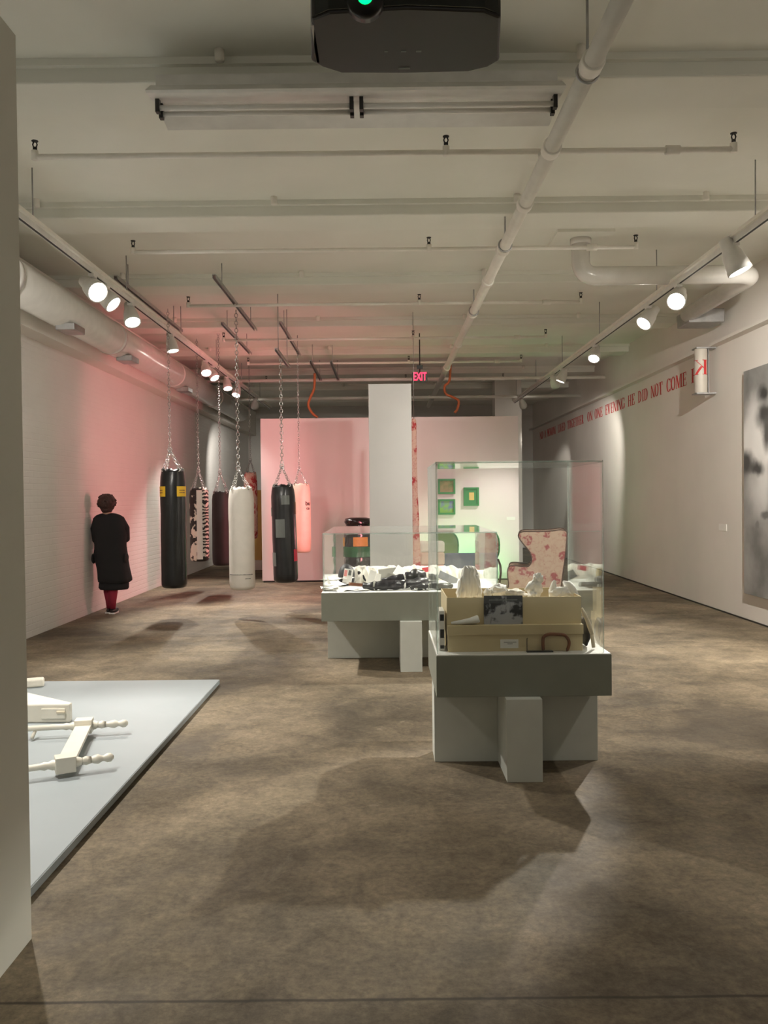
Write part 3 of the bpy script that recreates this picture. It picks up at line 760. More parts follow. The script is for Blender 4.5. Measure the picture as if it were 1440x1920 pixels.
# ---------------------------------------------------------------- ceiling rails that carry the bags
RZ = 4.10
def rail(ax, ay, bx, by_, z, label):
    k = (z - 1.6)
    A = on_floor(ax, ay, z); B = on_floor(bx, by_, z); x = (A.x + B.x) / 2
    t = thing('hanging_rail', label, 'rail', (x, A.y, z), 'steel rails under the ceiling')
    m = MB(); m.box(x - .022, x + .022, A.y, B.y, z + .034, z + .04); m.box(x - .022, x - .017, A.y, B.y, z, z + .034); m.box(x + .017, x + .022, A.y, B.y, z, z + .034)
    m.build('channel', M['steel'], t)
    L = B.y - A.y
    for q in (.15, .85):
        yq = A.y + L * q; MB().tube([(x, yq, z + .03), (x, yq, ZC)], .006, 6).build('threaded_rod', M['steel'], t)
    return x
rl = {}
rl['a'] = rail(215, 523, 342, 623, RZ, 'steel rail over the black bag with yellow labels')
rl['b'] = rail(402, 521, 479, 621, RZ, 'longest steel rail, over the white punching bag')
rl['c'] = rail(413, 609, 473, 665, RZ, 'steel rail behind the white bag chain')
rl['d'] = rail(523, 608, 565, 668, RZ, 'steel rail over the beige punching bag')
rl['e'] = rail(511, 658, 548, 690, 3.56, 'short lowered steel rail over the patched black bag')
rl['f'] = rail(582, 680, 603, 716, 4.0, 'short steel rail above the pink wall, left of two')
rl['g'] = rail(620, 681, 636, 716, 4.0, 'short steel rail above the pink wall, right of two')
# ---------------------------------------------------------------- punching bags
def chain(mb, a, b, R=.017, r=.0045):
    a = Vector(a); b = Vector(b); d = (b - a); L = d.length; n = max(1, int(L / (R * 2.3))); q = d.to_track_quat('Z', 'Y').to_matrix().to_4x4()
    for i in range(n):
        p = a + d * ((i + .5) / n)
        mb.torus(Matrix.Translation(p) @ q @ Matrix.Rotation((i % 2) * PI / 2 + .3, 4, 'Z'), R, r, 8, 4, 1.35)
def bag(label, x0, x1, ytop, ybot, Y, mat, chain_top_z, chx=None, tilt=0, apex_px=None, seed=0, nchains=4, ch_r=.0045, ch_R=.017, name='punching_bag', apexdz=None, cmat=None):
    A = at((x0 + x1) / 2, ytop, Y); B = at((x0 + x1) / 2, ybot, Y); r = (x1 - x0) / 2 * Y / F; h = A.z - B.z; cx = A.x
    t = thing(name, label, 'punching bag', (cx, Y, B.z), 'punching bags hanging from the ceiling')
    Rt = Matrix.Translation((cx, Y, B.z + h)) @ Matrix.Rotation(tilt, 4, 'Y') @ Matrix.Translation((0, 0, -h))
    def wob(q, a):
        k = 1 + .012 * noise.noise(Vector((q.x * 3 + seed, q.y * 3, q.z * 4))) * 2
        zt = q.z / h
        if zt > .88: k *= 1 - .05 * (zt - .88) / .12 * (1 + math.cos(a * 4 + .8))
        dz = .012 * math.cos(a * 8) if zt > .985 else 0
        return Vector((q.x * k, q.y * k, q.z + dz))
    prof = [(.001, .005), (r * .70, 0), (r * .90, .015), (r * .985, .05), (r, .12), (r * .995, h * .3), (r * .985, h * .5), (r * .99, h * .75), (r * .985, h * .88), (r * .955, h * .94), (r * .90, h * .975), (r * .86, h), (r * .80, h * .99), (r * .4, h * .965), (.001, h * .96)]
    fine = [prof[0]]
    for p, q in zip(prof, prof[1:]):
        n = max(1, int(abs(q[1] - p[1]) / .06))
        for i in range(1, n + 1): fine.append((p[0] + (q[0] - p[0]) * i / n, p[1] + (q[1] - p[1]) * i / n))
    MB().lathe(fine, (0, 0, 0), 40, Rt, wob).build('bag_body', mat, t)
    apex = Vector((cx if apex_px is None else at(apex_px, ytop, Y).x, Y, A.z + (.26 if apexdz is None else apexdz)))
    m = MB()
    for k in range(nchains):
        an = PI / 4 + k * 2 * PI / nchains; e = Rt @ Vector((r * .86 * math.cos(an), r * .86 * math.sin(an), h - .01))
        chain(m, e, apex, .016, .0042)
        m.torus(Matrix.Translation(e), .02, .006, 10, 5)
    m.torus(Matrix.Translation(apex), .028, .007, 14, 6)
    m.build('strap_chains', cmat or M['chrome'], t)
    m = MB(); chain(m, apex + Vector((0, 0, .03)), (apex.x if chx is None else chx, Y, chain_top_z), ch_R, ch_r)
    m.build('hanging_chain', cmat or M['chrome'], t)
    def patch(nm, mt, a0, a1, z0, z1, pts=None, n=10):
        """a curved patch; angles in degrees, 0 = toward the camera, + = right"""
        m = MB(); vs = []; rr = r * 1.006
        for i in range(n + 1):
            a = math.radians(a0 + (a1 - a0) * i / n)
            for z in (z0, z1): vs.append(Rt @ Vector((rr * math.sin(a), -rr * math.cos(a), z)))
        m.add(vs, [(2 * i, 2 * i + 2, 2 * i + 3, 2 * i + 1) for i in range(n)])
        o = m.build(nm, mt, t); s = o.modifiers.new('th', 'SOLIDIFY'); s.thickness = .004; s.offset = 0
        return o
    def wraptext(txt, size, a_c, z_c, mt, sx=1.0):
        me = text_mesh(txt, size, 'txt'); me.materials.clear(); me.materials.append(mt)
        base = Vector((cx, Y, B.z))
        for v in me.vertices:
            a = math.radians(a_c) + v.co.x * sx / r; rr = r * 1.012 + v.co.z
            v.co = (Rt @ Vector((rr * math.sin(a), -rr * math.cos(a), z_c + v.co.y))) - base
        o = bpy.data.objects.new('lettering', me); COL.objects.link(o); o.parent = t
    return t, patch, wraptext, r, h, Rt
t, patch, wt, r, h, Rt = bag('glossy black punching bag with two yellow labels, nearest the person in black', 300, 348, 880, 1102, 11.3, M['blackvinyl'], RZ + .01, chx=rl['a'] if False else None, seed=1, apex_px=319)
m0 = (962 - 911)
hz = lambda py, yt, yb: h * (yb - py) / (yb - yt)
patch('label', M['label'], -88, -22, hz(931, 880, 1102), hz(912, 880, 1102))
patch('label', M['label'], 30, 88, hz(931, 880, 1102), hz(912, 880, 1102))
for ac in (-55, 58):
    for k, zz in enumerate((.045, .075)):
        patch('print_line', M['brown'], ac - 17, ac + 17, hz(931, 880, 1102) + zz, hz(931, 880, 1102) + zz + .012)
t, patch, wt, r, h, Rt = bag('white canvas punching bag with a thin line of text near its bottom', 428, 476, 914, 1105, 11.4, M['whitecanvas'], RZ + .01, seed=2, apex_px=447, ch_r=.006, ch_R=.021)
rng = random.Random(4)
for k, zz in enumerate((hz(1076.5, 914, 1105), hz(1084, 914, 1105))):
    a = -62 if k == 0 else 22
    m = MB()
    while a < (62 if k == 0 else 48):
        w = rng.uniform(1.2, 3.2); rr = r * 1.005; hh = rng.uniform(.006, .011)
        for b0, b1 in ((a, a + w),):
            vs = [Rt @ Vector((rr * math.sin(math.radians(b)), -rr * math.cos(math.radians(b)), z)) for b in (b0, b1) for z in (zz, zz + hh)]
            m.add(vs, [(0, 2, 3, 1)])
        a += w + rng.uniform(.4, 1.3)
    o = m.build('text_line', M['greypatch'], t); s = o.modifiers.new('th', 'SOLIDIFY'); s.thickness = .003; s.offset = 0
t, patch, wt, r, h, Rt = bag('black punching bag with grey square patches, tilted slightly, before the pink wall', 507, 553, 909, 1092, 12.0, M['blackvinyl'], 3.57, tilt=-.022, seed=3, apex_px=529, ch_r=.006, ch_R=.022)
patch('patch', M['greypatch'], -2, 36, hz(946, 909, 1092), hz(929, 909, 1092))
patch('patch', M['greypatch'], -35, 10, hz(1007, 909, 1092), hz(973, 909, 1092))
patch('patch', M['greypatch'], -85, -62, hz(967, 909, 1092), hz(951, 909, 1092))
patch('patch', M['greypatch'], -80, -40, hz(1060, 909, 1092), hz(1035, 909, 1092))
patch('patch', M['red2'], 52, 85, hz(1052, 909, 1092), hz(1030, 909, 1092))
patch('patch', M['brown'], 70, 89, hz(965, 909, 1092), hz(942, 909, 1092))
t, patch, wt, r, h, Rt = bag('beige punching bag with small black lettering, glowing red on its right side', 547, 582, 907, 1036, 14.7, M['beige'], RZ + .01, seed=5, apex_px=561, ch_r=.004, ch_R=.016)
wt('bu', .10, 50, hz(944, 907, 1036), M['black'], 1.1); wt('ca', .07, 50, hz(953, 907, 1036), M['black'], 1.2)
bag('plain matte black punching bag hanging behind the white canvas one', 397, 433, 922, 1060, 14.4, M['mattevinyl'], ZC, seed=6, apex_px=413, apexdz=.33, cmat=M['steel'])
t, patch, wt, r, h, Rt = bag('punching bag in cow print, white and zebra print panels', 355, 390, 915, 1052, 14.9, M['cow'], ZC, seed=7, apexdz=.3, cmat=M['steel'])
patch('white_panel', M['whitecanvas'], -2, 32, .04, h * .97)
patch('zebra_panel', M['zebra'], 33, 100, .06, h * .97)
t, patch, wt, r, h, Rt = bag('rose patterned hanging bag partly hidden behind the white canvas one', 457, 482, 886, 1010, 17.4, M['toile2'], ZC, seed=8, cmat=M['steel'])
# shiny wrapped bag standing behind the second case
bx = at(672, 1000, 14.9).x; bt = at(672, 970, 14.9).z
t = thing('wrapped_bag', 'glossy black wrapped punching bag standing on the floor left of the pillar', 'punching bag', (bx, 14.9, 0))
def wobw(q, a):
    k = 1 + .05 * math.sin(q.z * 31 + math.sin(a * 2) * 2) * (.6 + .4 * math.sin(a * 3)) + .04 * noise.noise(Vector((q.x * 8, q.y * 8, q.z * 10)))
    return Vector((q.x * k, q.y * k, q.z))
R0 = .25
prof = [(.001, 0), (.2, 0)] + [(R0 * (1.0 + .03 * math.sin(i * .5)), .03 + i * (bt - .20) / 60) for i in range(61)] + [(.235, bt - .155), (.215, bt - .145), (.23, bt - .125), (.25, bt - .08), (.22, bt - .02), (.13, bt), (.001, bt)]
MB().lathe(prof, (bx, 14.9, 0), 48, None, wobw).build('bag_body', M['trashbag'], t)
for nm, mt, py0, py1, a0, a1 in (('label', M['labeldim'], 1007, 1023, -84, -62), ('label', M['labeldim'], 1006, 1023, -18, 38), ('green_reflection', M['greenreflect'], 1024, 1043, -88, 88)):
    z0 = at(672, py1, 14.9).z; z1 = at(672, py0, 14.9).z; m = MB(); vs = []
    for i in range(17):
        a = math.radians(a0 + (a1 - a0) * i / 16)
        for z in (z0, z1): vs.append((bx + (R0 * 1.09) * math.sin(a), 14.9 - (R0 * 1.09) * math.cos(a), z))
    m.add(vs, [(2 * i, 2 * i + 2, 2 * i + 3, 2 * i + 1) for i in range(16)]); o = m.build(nm, mt, t); s = o.modifiers.new('th', 'SOLIDIFY'); s.thickness = .006
# long patterned cloth strip hanging at the right edge of the pillar
sp = thing('fabric_strip', 'long rose patterned cloth strip hanging beside the right edge of the pillar', 'fabric', (at(779, 1060, 12.9).x, 12.95, 0.4))
rings = []
for (py, xl2, xr2) in ((784, 772, 779), (790, 770, 781), (820, 768, 781), (900, 768, 783), (940, 768, 784), (970, 768, 786), (1010, 768, 787), (1065, 768, 790), (1110, 768, 790)):
    A = at(xl2, py, 12.95); B = at(xr2, py, 12.95); c = (A + B) / 2; rx = (B.x - A.x) / 2
    rings.append([Vector((c.x + rx * math.cos(k * PI / 8) * (1 + .12 * math.sin(py * .13 + k)), 12.95 + rx * .6 * math.sin(k * PI / 8), c.z)) for k in range(16)])
m = MB(); m.smooth = True; m.loft(rings); m.build('cloth', M['toile2'], sp, sub=1)
MB().tube([(at(776, 786, 12.95).x, 12.95, at(776, 786, 12.95).z), (at(776, 786, 12.95).x, 12.95, ZC)], .005, 6).build('wire', M['steel'], sp)

# orange cords drooping from the ceiling
def cord(pxs, Y, label):
    pts = [at(x, y, Y) for x, y in pxs]; out = []
    for i in range(len(pts) - 1):
        p = [pts[max(0, i - 1)], pts[i], pts[i + 1], pts[min(len(pts) - 1, i + 2)]]
        for k in range(6):
            u = k / 6; out.append(.5 * ((2 * p[1]) + (-p[0] + p[2]) * u + (2 * p[0] - 5 * p[1] + 4 * p[2] - p[3]) * u * u + (-p[0] + 3 * p[1] - 3 * p[2] + p[3]) * u ** 3))
    out.append(pts[-1]); tag(MB().tube(out, .024, 8).build('orange_cord', M['orange'], None), label, 'cord', 'orange cords drooping above the pink wall')
cord([(590, 700), (589, 728), (582, 745), (578, 760), (586, 775), (596, 783)], 16.3, 'orange cord drooping above the left half of the pink wall')
cord([(847, 650), (845, 668), (843, 712), (834, 724), (836, 738), (848, 744), (860, 752), (857, 768), (852, 774)], 16.6, 'orange cord drooping right of the exit sign')

# ---------------------------------------------------------------- person
PYp = 12.0
feet = at(207, 1152, PYp); U = PYp / F
px0 = feet.x
per = thing('person', 'person seen from behind in a loose black dress and crimson tights', 'person', (px0, PYp, 0))
def Z(c): return max(0, (1520 - c) * U / 5.143)          # height from the row in the enlarged crop
def X(c): return px0 + (c - 452) * U / 5.143
sk = bpy.data.meshes.new('body'); bmv = []; bme = []; rad = []
def V_(x, y, z, r, link=None):
    bmv.append((x - px0, y, z)); rad.append(r if isinstance(r, tuple) else (r, r)); i = len(bmv) - 1
    if link is not None: bme.append((link, i))
    return i
cxp = X(455)
pel = V_(cxp, 0, .92, (.15, .12)); sp1 = V_(cxp, 0, 1.10, (.135, .11), pel); ch = V_(cxp - .005, .01, 1.28, (.155, .115), sp1); nk0 = V_(X(440), .01, 1.40, (.06, .06), ch); nk = V_(X(430), .02, 1.46, (.05, .05), nk0)
hd = V_(X(430), .03, 1.545, (.075, .085), nk); hd2 = V_(X(428), .03, 1.625, (.07, .08), hd)
for s, ex_, hx in ((-1, X(300), -.10), (1, X(605), .10)):
    sh = V_(cxp + s * .13, .02, 1.31, .05, ch); el = V_(ex_ + (.03 if s < 0 else -.03), .02, 1.06, .042, sh); wr_ = V_(cxp + s * .09, .24, 1.03, .028, el)
    pm = V_(cxp + s * .05, .28, 1.03, (.036, .02), wr_)
    for f in range(4):
        a = V_(cxp + s * .01, .285 + .0, 1.055 - f * .019, .010, pm); V_(cxp - s * .03, .27, 1.05 - f * .019, .008, a)
    th = V_(cxp + s * .03, .262, 1.075, .011, wr_); V_(cxp + s * .0, .255, 1.085, .009, th)
for s, fx_, fy in ((-1, X(432), .06), (1, X(476), -.01)):
    hp = V_(cxp + s * .085, 0, .84, (.095, .09), pel); kn = V_(cxp + s * .055, .01, .48, .062, hp); cf = V_(cxp + s * .045, fy - .01, .34, .058, kn); an_ = V_(fx_, fy, .09, .036, cf); V_(fx_ - .01, fy + .13, .035, (.036, .028), an_)
sk.from_pydata([(v[0], v[1], v[2]) for v in bmv], bme, [])
bo = bpy.data.objects.new('body', sk); COL.objects.link(bo); bo.parent = per
sm = bo.modifiers.new('skin', 'SKIN'); sm.use_smooth_shade = True
if not sk.skin_vertices: 
    bm = bmesh.new(); bm.from_mesh(sk); bm.verts.layers.skin.verify(); bm.to_mesh(sk); bm.free()
for i, sv in enumerate(sk.skin_vertices[0].data): sv.radius = rad[i]; sv.use_root = (i == 0)
ss = bo.modifiers.new('sub', 'SUBSURF'); ss.levels = 1; ss.render_levels = 2
sk.materials.append(M['skin'])
# dress: rings fitted to the silhouette rows of the photograph
rows = [(548, 395, 480, .05), (556, 360, 520, .07), (572, 318, 566, .09), (600, 296, 590, .11), (640, 286, 606, .125), (700, 283, 615, .135), (750, 282, 620, .14), (800, 296, 618, .14), (850, 308, 606, .14), (900, 303, 612, .15), (938, 298, 616, .16), (960, 300, 620, .16), (1000, 308, 622, .165), (1060, 326, 630, .17), (1120, 334, 642, .17), (1180, 336, 655, .17), (1236, 338, 664, .17)]
rings = []
for (c, l, r_, d) in rows:
    n = 40; ring = []
    for k in range(n):
        a = 2 * PI * k / n; w = (r_ - l) / 2 * U / 5.143; cxr = X((l + r_) / 2)
        fold = 1 + (.035 * math.sin(a * 7 + 1) * max(0, (c - 850) / 386) if c > 850 else 0)
        ring.append(Vector((cxr + w * math.copysign(abs(math.cos(a)) ** .8, math.cos(a)) * fold, PYp + .03 + d * math.copysign(abs(math.sin(a)) ** .8, math.sin(a)) * fold, Z(c) + (.02 * math.sin(a + .4) if c > 1200 else 0))))
    rings.append(ring)
m = MB(); m.smooth = True; m.loft(rings, cap=True); dr = m.build('dress', M['dress'], per, sub=1)
for s, xp in ((-1, 292), (1, 624)):
    MB().blob((X(xp) - s * .012, PYp + .0, Z(985)), (.020, .09, .075), 3, .05, 1.5, 3).build('pocket', M['dress'], dr)
rings = []
for (c, l, r_, d) in ((1225, 342, 628, .15), (1270, 338, 628, .15), (1288, 352, 618, .15), (1302, 390, 560, .15)):
    rings.append([Vector((X((l + r_) / 2) + (r_ - l) / 2 * U / 5.143 * math.cos(a), PYp + .03 + d * math.sin(a), Z(c) + .0)) for a in [2 * PI * k / 32 for k in range(32)]])
m = MB(); m.smooth = True; m.loft(rings[:3]); m.build('underskirt', M['dress'], dr)
for s, shx, elx in ((-1, 325, 292), (1, 565, 612)):
    MB().tube([(X(shx) - s * .06, PYp + .03, Z(585)), (X(shx) - s * .02, PYp + .03, Z(612)), (X(elx) - s * .03, PYp + .05, Z(700)), (X(elx) - s * .03, PYp + .07, Z(800)), (X(455) + s * .10, PYp + .24, Z(830))], [.045, .066, .072, .066, .05], 14).build('sleeve', M['dress'], dr)
tg = []
for s, fx_, fy, top in ((-1, X(432), .06, 0), (1, X(476), -.01, 0)):
    MB().tube([(cxp + s * .055, PYp + .01, .50), (cxp + s * .048, PYp + fy, .40), (cxp + s * .042, PYp + fy - .012, .30), (fx_ + s * .005, PYp + fy, .17), (fx_, PYp + fy, .07)], [.074, .069, .066, .048, .042], 16).build('tights', M['tights'], per)
    sh = MB(); c = (fx_ + s * .006, PYp + fy + .06, .04)
    sh.blob(c, (.046, .135, .042), 2, .04, 1, 3).build('shoe', M['shoe'], per)
    MB().prism([(c[0] - .04, c[1] - .12), (c[0] + .04, c[1] - .12), (c[0] + .044, c[1] + .06), (c[0] + .02, c[1] + .13), (c[0] - .02, c[1] + .13), (c[0] - .044, c[1] + .06)], 'z', .0, .018).build('sole', M['paper'], per)
# hair: tousled short crop, and a face with ears and nose under it
hc = (X(430), PYp + .015, Z(448))
hm = MB(); hm.blob(hc, (.122, .122, .128), 5, .09, 2.0, 4); hm.blob((hc[0], hc[1] - .01, hc[2] - .075), (.085, .085, .085), 3, .08, 2.0, 3)
rngh = random.Random(9)
for k in range(34):
    a = rngh.uniform(0, 2 * PI); e_ = rngh.uniform(-.5, 1.4); d = Vector((math.cos(a) * math.cos(e_), math.sin(a) * math.cos(e_), math.sin(e_)))
    p = Vector(hc) + Vector((d.x * .108, d.y * .108, d.z * .105)); tdir = (d + Vector((rngh.uniform(-.9, .9), rngh.uniform(-.9, .9), rngh.uniform(-.6, .5)))).normalized()
    hm.tube([p, p + tdir * .018 + d * .002, p + tdir * .034 - d * .004], [.020, .017, .007], 8)
hm.build('hair', M['hair'], per)
fc = MB(); fc.blob((X(430), PYp + .055, Z(455)), (.072, .085, .105), 1, .02, 1, 3); fc.blob((X(430), PYp + .145, Z(458)), (.013, .018, .02), 1, 0, 1, 2)
for s in (-1, 1): fc.blob((X(430) + s * .03, PYp + .134, Z(446)), (.013, .008, .009), 1, 0, 1, 2)
fc.blob((X(430), PYp + .135, Z(478)), (.024, .01, .008), 1, 0, 1, 2)
fc.build('face', M['skin'], per)
nb = MB().tube([(X(428), PYp + .01, Z(560)), (X(428), PYp + .015, Z(500))], [.055, .05], 14); nb.build('neck', M['skin'], per)
# ---------------------------------------------------------------- display cases
def case(label, X0, X1, Y0_, Y1_, ztop, zbot, fin, trans, acr, ztop_a):
    t = thing('display_case', label, 'display case', ((X0 + X1) / 2, (Y0_ + Y1_) / 2, 0))
    tr = MB().box(X0, X1, Y0_, Y1_, zbot, ztop).build('tray', M['tray'], t, bevel=.003)
    MB().box(X0 + .004, X1 - .004, Y0_ + .004, Y1_ - .004, ztop, ztop + .004).build('tray_top', M['trayrim'], tr)
    pl = MB(); pl.box(fin[0], fin[1], fin[2], fin[3], 0.0, zbot); pl.box(trans[0], fin[0], trans[2], trans[3], 0, zbot); pl.box(fin[1], trans[1], trans[2], trans[3], 0, zbot)
    pl.build('plinth', M['plinth'], t, bevel=.002)
    ax0, ax1, ay0, ay1 = acr; zb = ztop + .004; T = .012
    cv = MB().box(ax0, ax1, ay0, ay1, ztop_a - T, ztop_a); cv = cv.build('acrylic_cover', M['acrylic'], t)
    for (x0, x1, y0, y1) in ((ax0, ax1, ay0, ay0 + T), (ax0, ax1, ay1 - T, ay1), (ax0, ax0 + T, ay0 + T, ay1 - T), (ax1 - T, ax1, ay0 + T, ay1 - T)):
        MB().box(x0, x1, y0, y1, zb, ztop_a - T).build('pane', M['acrylic'], cv)
    ed = MB(); e = .005
    for x in (ax0, ax1 - e):
        for y in (ay0, ay1 - e): ed.box(x, x + e, y, y + e, zb, ztop_a)
    for z in (ztop_a - e, ):
        for y in (ay0, ay1 - e): ed.box(ax0, ax1, y - .0005, y + e, z - .006, z + .0005)
        for x in (ax0, ax1 - e): ed.box(x - .0005, x + e, ay0, ay1, z - .006, z + .0005)
    ed.build('polished_edge', M['acedge'], cv)
    return t
Yf = 4.80
A = at(818, 1230, Yf); B = at(1147, 1227, Yf); Cc = at(818, 1308, Yf)
zt, zb_ = (A.z + B.z) / 2, Cc.z
bl = on_floor(806, 1183, zt)
Yb1 = bl.y
fy1 = on_floor(985, 1467).y; tyy = on_floor(968, 1427).y
fL = at(951, 1467, fy1).x; fR = at(1018, 1467, fy1).x
tL = at(815, 1427, tyy).x; tR = at(1121, 1426, tyy).x
ac0 = at(820, 1225, Yf + .03).x; ac1 = at(1133, 1225, Yf + .03).x
zta = at(975, 864, Yf + .03).z
V1 = case('tall acrylic display case on a grey tray and white cross plinth, nearest the camera', A.x, B.x, Yf, Yb1, zt, zb_, (fL, fR, fy1, Yb1 - .02), (tL, tR, tyy, tyy + .22), (ac0, ac1, Yf + .03, Yf + .03 + .92), zta)
Yg = 7.83
A2 = at(602, 1112.5, Yg); C2 = at(602, 1165.5, Yg); z2, zb2 = A2.z, C2.z
fy2 = on_floor(772, 1260).y; ty2 = on_floor(700, 1233.5).y
f2L = at(751, 1260, fy2).x; f2R = at(792, 1260, fy2).x; cxx = (f2L + f2R) / 2
t2L = at(615, 1233, ty2).x
a2x = at(606, 1110, Yg + .03).x; z2a = at(606, 1000, Yg + .03).z
V2 = case('long low acrylic display case full of clothes and papers, in front of the pillar', A2.x, 2 * cxx - A2.x, Yg, Yg + 1.95, z2, zb2, (f2L, f2R, fy2, fy2 + 1.95), (t2L, 2 * cxx - t2L, ty2, ty2 + .3), (a2x, 2 * cxx - a2x, Yg + .03, Yg + 1.90), z2a)

# ---- contents of the near case
zT = zt + .0045
by0 = Yf + .10
l0 = at(839, 1222, by0).x; l1 = at(1094, 1222, by0).x
zl = at(966, 1172, by0 - .01).z
bd = .56
lb = thing('storage_box', 'lidded cream cardboard box at the bottom of the near case, white label on its front', 'box', ((l0 + l1) / 2, by0 + bd / 2, zT))
MB().box(l0 + .004, l1 - .004, by0, by0 + bd, zT, zl - .01).build('box_body', M['card'], lb, bevel=.002)
lidh = at(966, 1190, by0).z
MB().box(l0, l1, by0 - .006, by0 + bd + .006, lidh, zl).build('lid', M['card'], lb, bevel=.002)
q0_ = at(938, 1199, by0); q1_ = at(972, 1215, by0)
lbl = MB().box(q0_.x, q1_.x, by0 - .002, by0, q1_.z, q0_.z).build('label', M['paper'], lb)
m = MB()
for k, (u0, u1) in enumerate(((.2, .85), (.4, .65))):
    x = q0_.x + (q1_.x - q0_.x) * u0
    while x < q0_.x + (q1_.x - q0_.x) * u1:
        m.box(x, x + .004, by0 - .003, by0 - .002, q0_.z - .018 - k * .009, q0_.z - .014 - k * .009); x += .006
m.build('printed_line', M['greypatch'], lbl)
# upper open box
uy0 = by0 + .03; u0_ = at(838, 1168, uy0).x; u1_ = at(1090, 1168, uy0).x; zu0 = zl + .001; zu1 = at(966, 1119.5, uy0).z
ud = .50
ub = thing('open_box', 'open cream cardboard box of white plaster pieces on top of the lidded box', 'box', ((u0_ + u1_) / 2, uy0 + ud / 2, zu0))
th = .005
MB().box(u0_, u1_, uy0, uy0 + th, zu0, zu1).box(u0_, u1_, uy0 + ud - th, uy0 + ud, zu0, zu1).box(u0_, u0_ + th, uy0 + th, uy0 + ud - th, zu0, zu1).box(u1_ - th, u1_, uy0 + th, uy0 + ud - th, zu0, zu1).build('box_wall', M['card'], ub)
MB().box(u0_ + th, u1_ - th, uy0 + th, uy0 + ud - th, zu0, zu0 + .005).build('box_base', M['cardin'], ub)
# photograph hanging over the front of the box
ph0 = at(907, 1117, uy0 - .008); ph1 = at(980, 1170, uy0 - .008)
def photo_mat():
    m, nt, b = new_mat('photo_print'); N = nt.nodes; L = nt.links
    tc = N.new('ShaderNodeTexCoord'); nz = N.new('ShaderNodeTexNoise'); nz.inputs['Scale'].default_value = 22; nz.inputs['Detail'].default_value = 5; L.new(tc.outputs['Object'], nz.inputs['Vector'])
    sp_ = N.new('ShaderNodeSeparateXYZ'); L.new(tc.outputs['Object'], sp_.inputs[0])
    ab = N.new('ShaderNodeMath'); ab.operation = 'ABSOLUTE'; L.new(sp_.outputs[0], ab.inputs[0])
    s1 = N.new('ShaderNodeMath'); s1.operation = 'MULTIPLY_ADD'; L.new(sp_.outputs[2], s1.inputs[0]); s1.inputs[1].default_value = -1.9; s1.inputs[2].default_value = .25
    s2 = N.new('ShaderNodeMath'); s2.operation = 'MULTIPLY_ADD'; L.new(ab.outputs[0], s2.inputs[0]); s2.inputs[1].default_value = -1.4; L.new(s1.outputs[0], s2.inputs[2])
    s3 = N.new('ShaderNodeMath'); s3.operation = 'ADD'; L.new(s2.outputs[0], s3.inputs[0]); L.new(nz.outputs[0], s3.inputs[1])
    r = N.new('ShaderNodeValToRGB'); e = r.color_ramp.elements; e[0].position = .46; e[0].color = (.012, .013, .018, 1); e[1].position = .58; e[1].color = (.36, .36, .38, 1); L.new(s3.outputs[0], r.inputs[0])
    L.new(r.outputs[0], b.inputs['Base Color']); b.inputs['Roughness'].default_value = .3; return m
pc = thing('photograph', 'dark photograph leaning on the front of the open box in the near case', 'photograph', ((ph0.x + ph1.x) / 2, uy0 - .01, ph1.z))
MB().box(ph0.x, ph1.x, uy0 - .012, uy0 - .008, zl + .001, ph0.z).build('print', photo_mat(), pc)
MB().box(ph0.x + .03, ph1.x - .03, uy0 - .0135, uy0 - .012, ph0.z - .028, ph0.z - .022).build('caption', M['greypatch'], pc)
# white plaster pieces in the open box
Gp = 'white pieces in the open box'
def px_blob(mb, px, py, rx, rz, Y, ry=.04, seed=0, amp=.15, fr=1.6, rot=0, sub=3):
    c = at(px, py, Y); k = Y / F
    mb.blob(c, (rx * k, ry, rz * k), seed, amp * 1.6, fr, 4, Matrix.Rotation(rot, 4, 'Y'))
Yi = uy0 + .20
# crumpled translucent-looking bag at left: upright folded cloth
g = at(877, 1105, Yi)
def drape(px0_, px1_, pybot, tops, Y, depth, seed, n=26):
    """folded upright cloth: a closed surface whose top edge follows tops [(px,py)...]"""
    front = []
    m = MB(); rings = []
    for i in range(n + 1):
        u = i / n; px = px0_ + (px1_ - px0_) * u
        ty = tops[-1][1]
        for (xa, ya), (xb, yb) in zip(tops, tops[1:]):
            if xa <= px <= xb: s = (px - xa) / (xb - xa); s = s * s * (3 - 2 * s); ty = ya + (yb - ya) * s; break
        top = at(px, ty, Y); bot = at(px, pybot, Y); ring = []
        K = 22
        for k in range(K):
            a = 2 * PI * k / K; v = .5 + .5 * math.sin(a)        # 0 bottom 1 top
            z = bot.z + (top.z - bot.z) * v
            fold = (noise.noise(Vector((u * 7 + seed * 3.3, v * 2.2, seed))) + (.35 - abs(noise.noise(Vector((u * 15 + seed * 5.3, v * 4.5 + math.cos(a), seed + 4))))) * 1.1) * .9
            y = Y + math.cos(a) * depth * (1.0 - .55 * v) * (1 + fold * .5) + fold * depth * .6 * (1 - v * .5)
            ring.append(Vector((top.x + .006 * noise.noise(Vector((u * 5, v * 9, seed + 9))), y, z)))
        rings.append(ring)
    m.smooth = True; m.loft(rings); return m
o = drape(856, 902, 1122, [(856, 1110), (859, 1092), (864, 1074), (872, 1060), (882, 1058), (890, 1063), (894, 1074), (899, 1082), (902, 1106)], Yi, .06, 3, 60)
o.crumple(.013, 26, 2)
tag(o.build('plaster_cast', M['plaster'], None, sub=1), 'tall folded white plaster cast at the left end of the open box', 'plaster cast', Gp)
m = MB(); px_blob(m, 1003, 1105, 12, 20, Yi - .05, .035, 4, .25, 2.2, .2); px_blob(m, 1009, 1085, 9, 11, Yi - .05, .03, 6, .2, 2, -.3)
for (x0, y0, x1, y1) in ((1010, 1080, 1013, 1074), (1005, 1082, 1003, 1075.5)): m.tube([at(x0, y0, Yi - .05), at(x1, y1, Yi - .05)], [.011, .004], 10)
